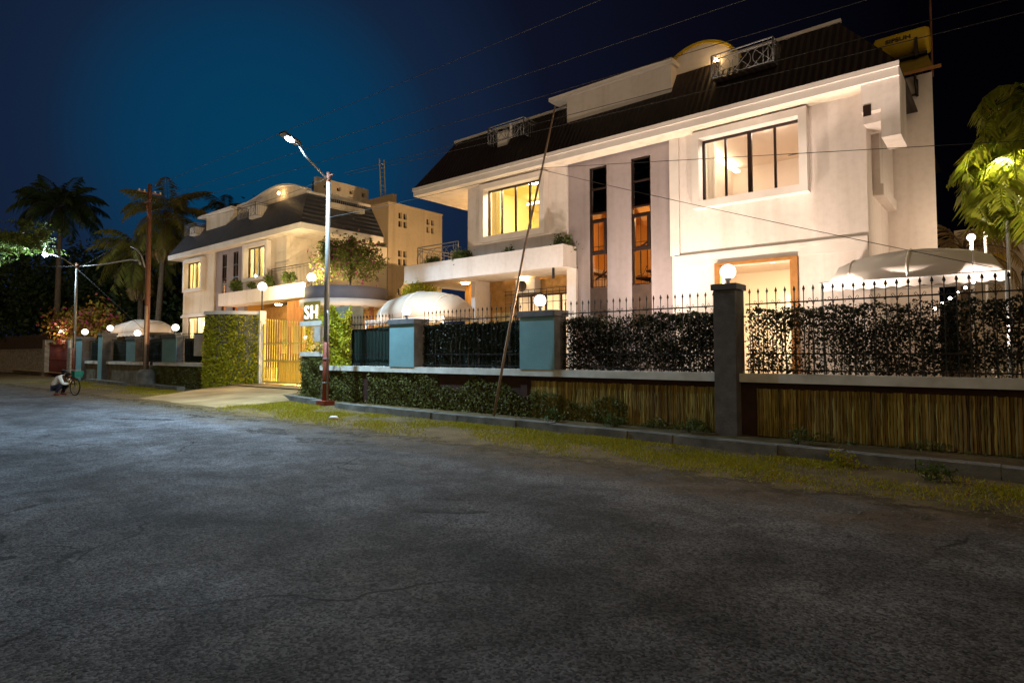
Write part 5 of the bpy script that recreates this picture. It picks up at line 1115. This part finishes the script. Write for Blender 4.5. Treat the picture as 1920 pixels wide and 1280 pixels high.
man = thing('person', 'man in pale shirt and dark trousers squatting beside a bicycle', 'person', (-29.42, 7.02, 0))
ux, uy = .77, .64   # direction the man faces (towards the wheel)
def mp(f, s, z): return (-29.42 + ux * f - uy * s * 1.0, 7.05 + uy * f + ux * s, z)
V_ = []; E_ = []; Rd = []
def vtx(p, r, par=None):
    V_.append(p); Rd.append(r)
    if par is not None: E_.append((par, len(V_) - 1))
    return len(V_) - 1
pel = vtx(mp(-.15, 0, .30), .13); sp = vtx(mp(-.02, 0, .50), .14, pel); ch = vtx(mp(.15, 0, .68), .15, sp); nk = vtx(mp(.29, 0, .77), .055, ch); hd1 = vtx(mp(.36, 0, .79), .085, nk); hd2 = vtx(mp(.43, 0, .74), .095, hd1); hd3 = vtx(mp(.48, 0, .67), .06, hd2)
for s in (-1, 1):
    sh = vtx(mp(.18, s * .19, .70), .062, ch); eb = vtx(mp(.36, s * .22, .44), .046, sh); wr = vtx(mp(.58, s * .10, .46), .03, eb); pa = vtx(mp(.64, s * .07, .46), .028, wr)
    for j, (a, b) in enumerate([(-.03, .05), (-.012, .065), (.006, .066), (.024, .055)]): k1 = vtx(mp(.64 + b * .7, s * .07 + a, .465), .010, pa); vtx(mp(.64 + b * 1.15, s * .07 + a, .435), .008, k1)
    k1 = vtx(mp(.65, s * .07 - .045 * s, .45), .011, wr); vtx(mp(.69, s * .07 - .05 * s, .44), .009, k1)
    hp = vtx(mp(-.12, s * .11, .28), .10, pel); kn = vtx(mp(.26, s * .20, .42), .068, hp); an2 = vtx(mp(.02, s * .15, .09), .042, kn); vtx(mp(.18, s * .17, .035), .038, an2)
skin_mesh('body', V_, E_, Rd, 'skin', man, 0)
def sub_skin(name, idx_pts, mat, par_edges, rad): return skin_mesh(name, idx_pts, par_edges, rad, mat, man, 0)
tv = [mp(-.19, 0, .33), mp(-.05, 0, .51), mp(.13, 0, .70), mp(.24, 0, .77)]; te = [(0, 1), (1, 2), (2, 3)]; tr_ = [.165, .18, .19, .09]
for s in (-1, 1):
    b = len(tv); tv += [mp(.18, s * .19, .71), mp(.35, s * .22, .45), mp(.55, s * .11, .462)]; te += [(2, b), (b, b + 1), (b + 1, b + 2)]; tr_ += [.085, .066, .05]
sub_skin('shirt', tv, 'shirt', te, tr_)
tv = [mp(-.14, 0, .29)]; te = []; tr_ = [.10]
for s in (-1, 1):
    b = len(tv); tv += [mp(-.11, s * .10, .275), mp(.08, s * .155, .36), mp(.26, s * .20, .42), mp(.15, s * .18, .28), mp(.04, s * .155, .13)]; te += [(0, b), (b, b + 1), (b + 1, b + 2), (b + 2, b + 3), (b + 3, b + 4)]; tr_ += [.105, .095, .08, .07, .06]
sub_skin('trousers', tv, 'trousers', te, tr_)
MB().ball(mp(.385, 0, .80), .105, 12, 8).build('hair', 'hair', man)
for s in (-1, 1): MB().tube([mp(-.02, s * .16, .03), mp(.22, s * .175, .03)], [.05, .04], 8).build('shoe', 'iron_red', man)
bk = thing('bicycle', 'black bicycle with green bag on its handlebar', 'bicycle', (-28.75, 7.45, 0))
dx, dy = .975, .22   # bicycle heading (front wheel towards the road)
fw = np.array([-28.66, 7.42]); rw = fw - np.array([dx, dy]) * 1.02
def bp_(f, z, s=0): return (fw[0] + dx * f - dy * s, fw[1] + dy * f + dx * s, z)
for nm, c in (('front', 0.), ('rear', -1.02)):
    rr_ = .335; w = MB().tube([bp_(c + rr_ * math.cos(t), rr_ + .005 + rr_ * math.sin(t) * .985) for t in np.linspace(0, 2 * math.pi, 29)], .022, 6, False).build('wheel', 'rubber', bk)
    MB().tube([bp_(c + .30 * math.cos(t), rr_ + .30 * math.sin(t)) for t in np.linspace(0, 2 * math.pi, 25)], .012, 5, False).build('rim', 'pole_silver', w)
    mb = MB()
    for k in range(16): t = k * math.pi / 8; mb.tube([bp_(c, rr_), bp_(c + .3 * math.cos(t), rr_ + .3 * math.sin(t))], .003, 4)
    mb.tube([bp_(c, rr_, -.05), bp_(c, rr_, .05)], .025, 7); mb.build('spokes', 'pole_silver', w)
mb = MB(); hs_ = bp_(-.17, .86); bb = bp_(-.60, .30); st_ = bp_(-.72, .82)
for a, b in ((hs_, bb), (bb, st_), (hs_, bp_(-.70, .76)), (bb, bp_(-1.02, .335)), (st_, bp_(-1.02, .335)), (bp_(-.2, .9), bp_(0, .335))): mb.tube([a, b], .018, 6)
mb.build('frame', 'iron_black', bk)
MB().tube([bp_(-.17, .98, -.28), bp_(-.1, 1.0, -.12), bp_(-.16, .98, 0), bp_(-.1, 1.0, .12), bp_(-.17, .98, .28)], .014, 6).build('handlebar', 'pole_silver', bk)
B(0, 0, 0, 0, 0, 0)
mb = MB(); mb.tube([bp_(-.16, .86), bp_(-.16, .99)], .016, 6); mb.build('stem', 'iron_black', bk)
MB().tube([bp_(-.62, .92), bp_(-.75, .93), bp_(-.88, .92)], [.03, .07, .09], 8).build('saddle', 'rubber', bk)
mb = MB(); q = [bp_(.02, .72, -.14), bp_(.02, .72, .14), bp_(.22, .72, .14), bp_(.22, .72, -.14), bp_(0, .96, -.17), bp_(0, .96, .17), bp_(.26, .96, .17), bp_(.26, .96, -.17)]
mb.add(q, [(0, 3, 2, 1), (4, 5, 6, 7), (0, 1, 5, 4), (1, 2, 6, 5), (2, 3, 7, 6), (3, 0, 4, 7)]); mb.build('bag', 'bag_green', bk)
mb = MB(); mb.tube([bp_(-.6, .30, -.09), bp_(-.5, .2, -.12)], .012, 5); mb.tube([bp_(-.6, .30, .09), bp_(-.7, .4, .12)], .012, 5); mb.build('pedal', 'iron_black', bk)
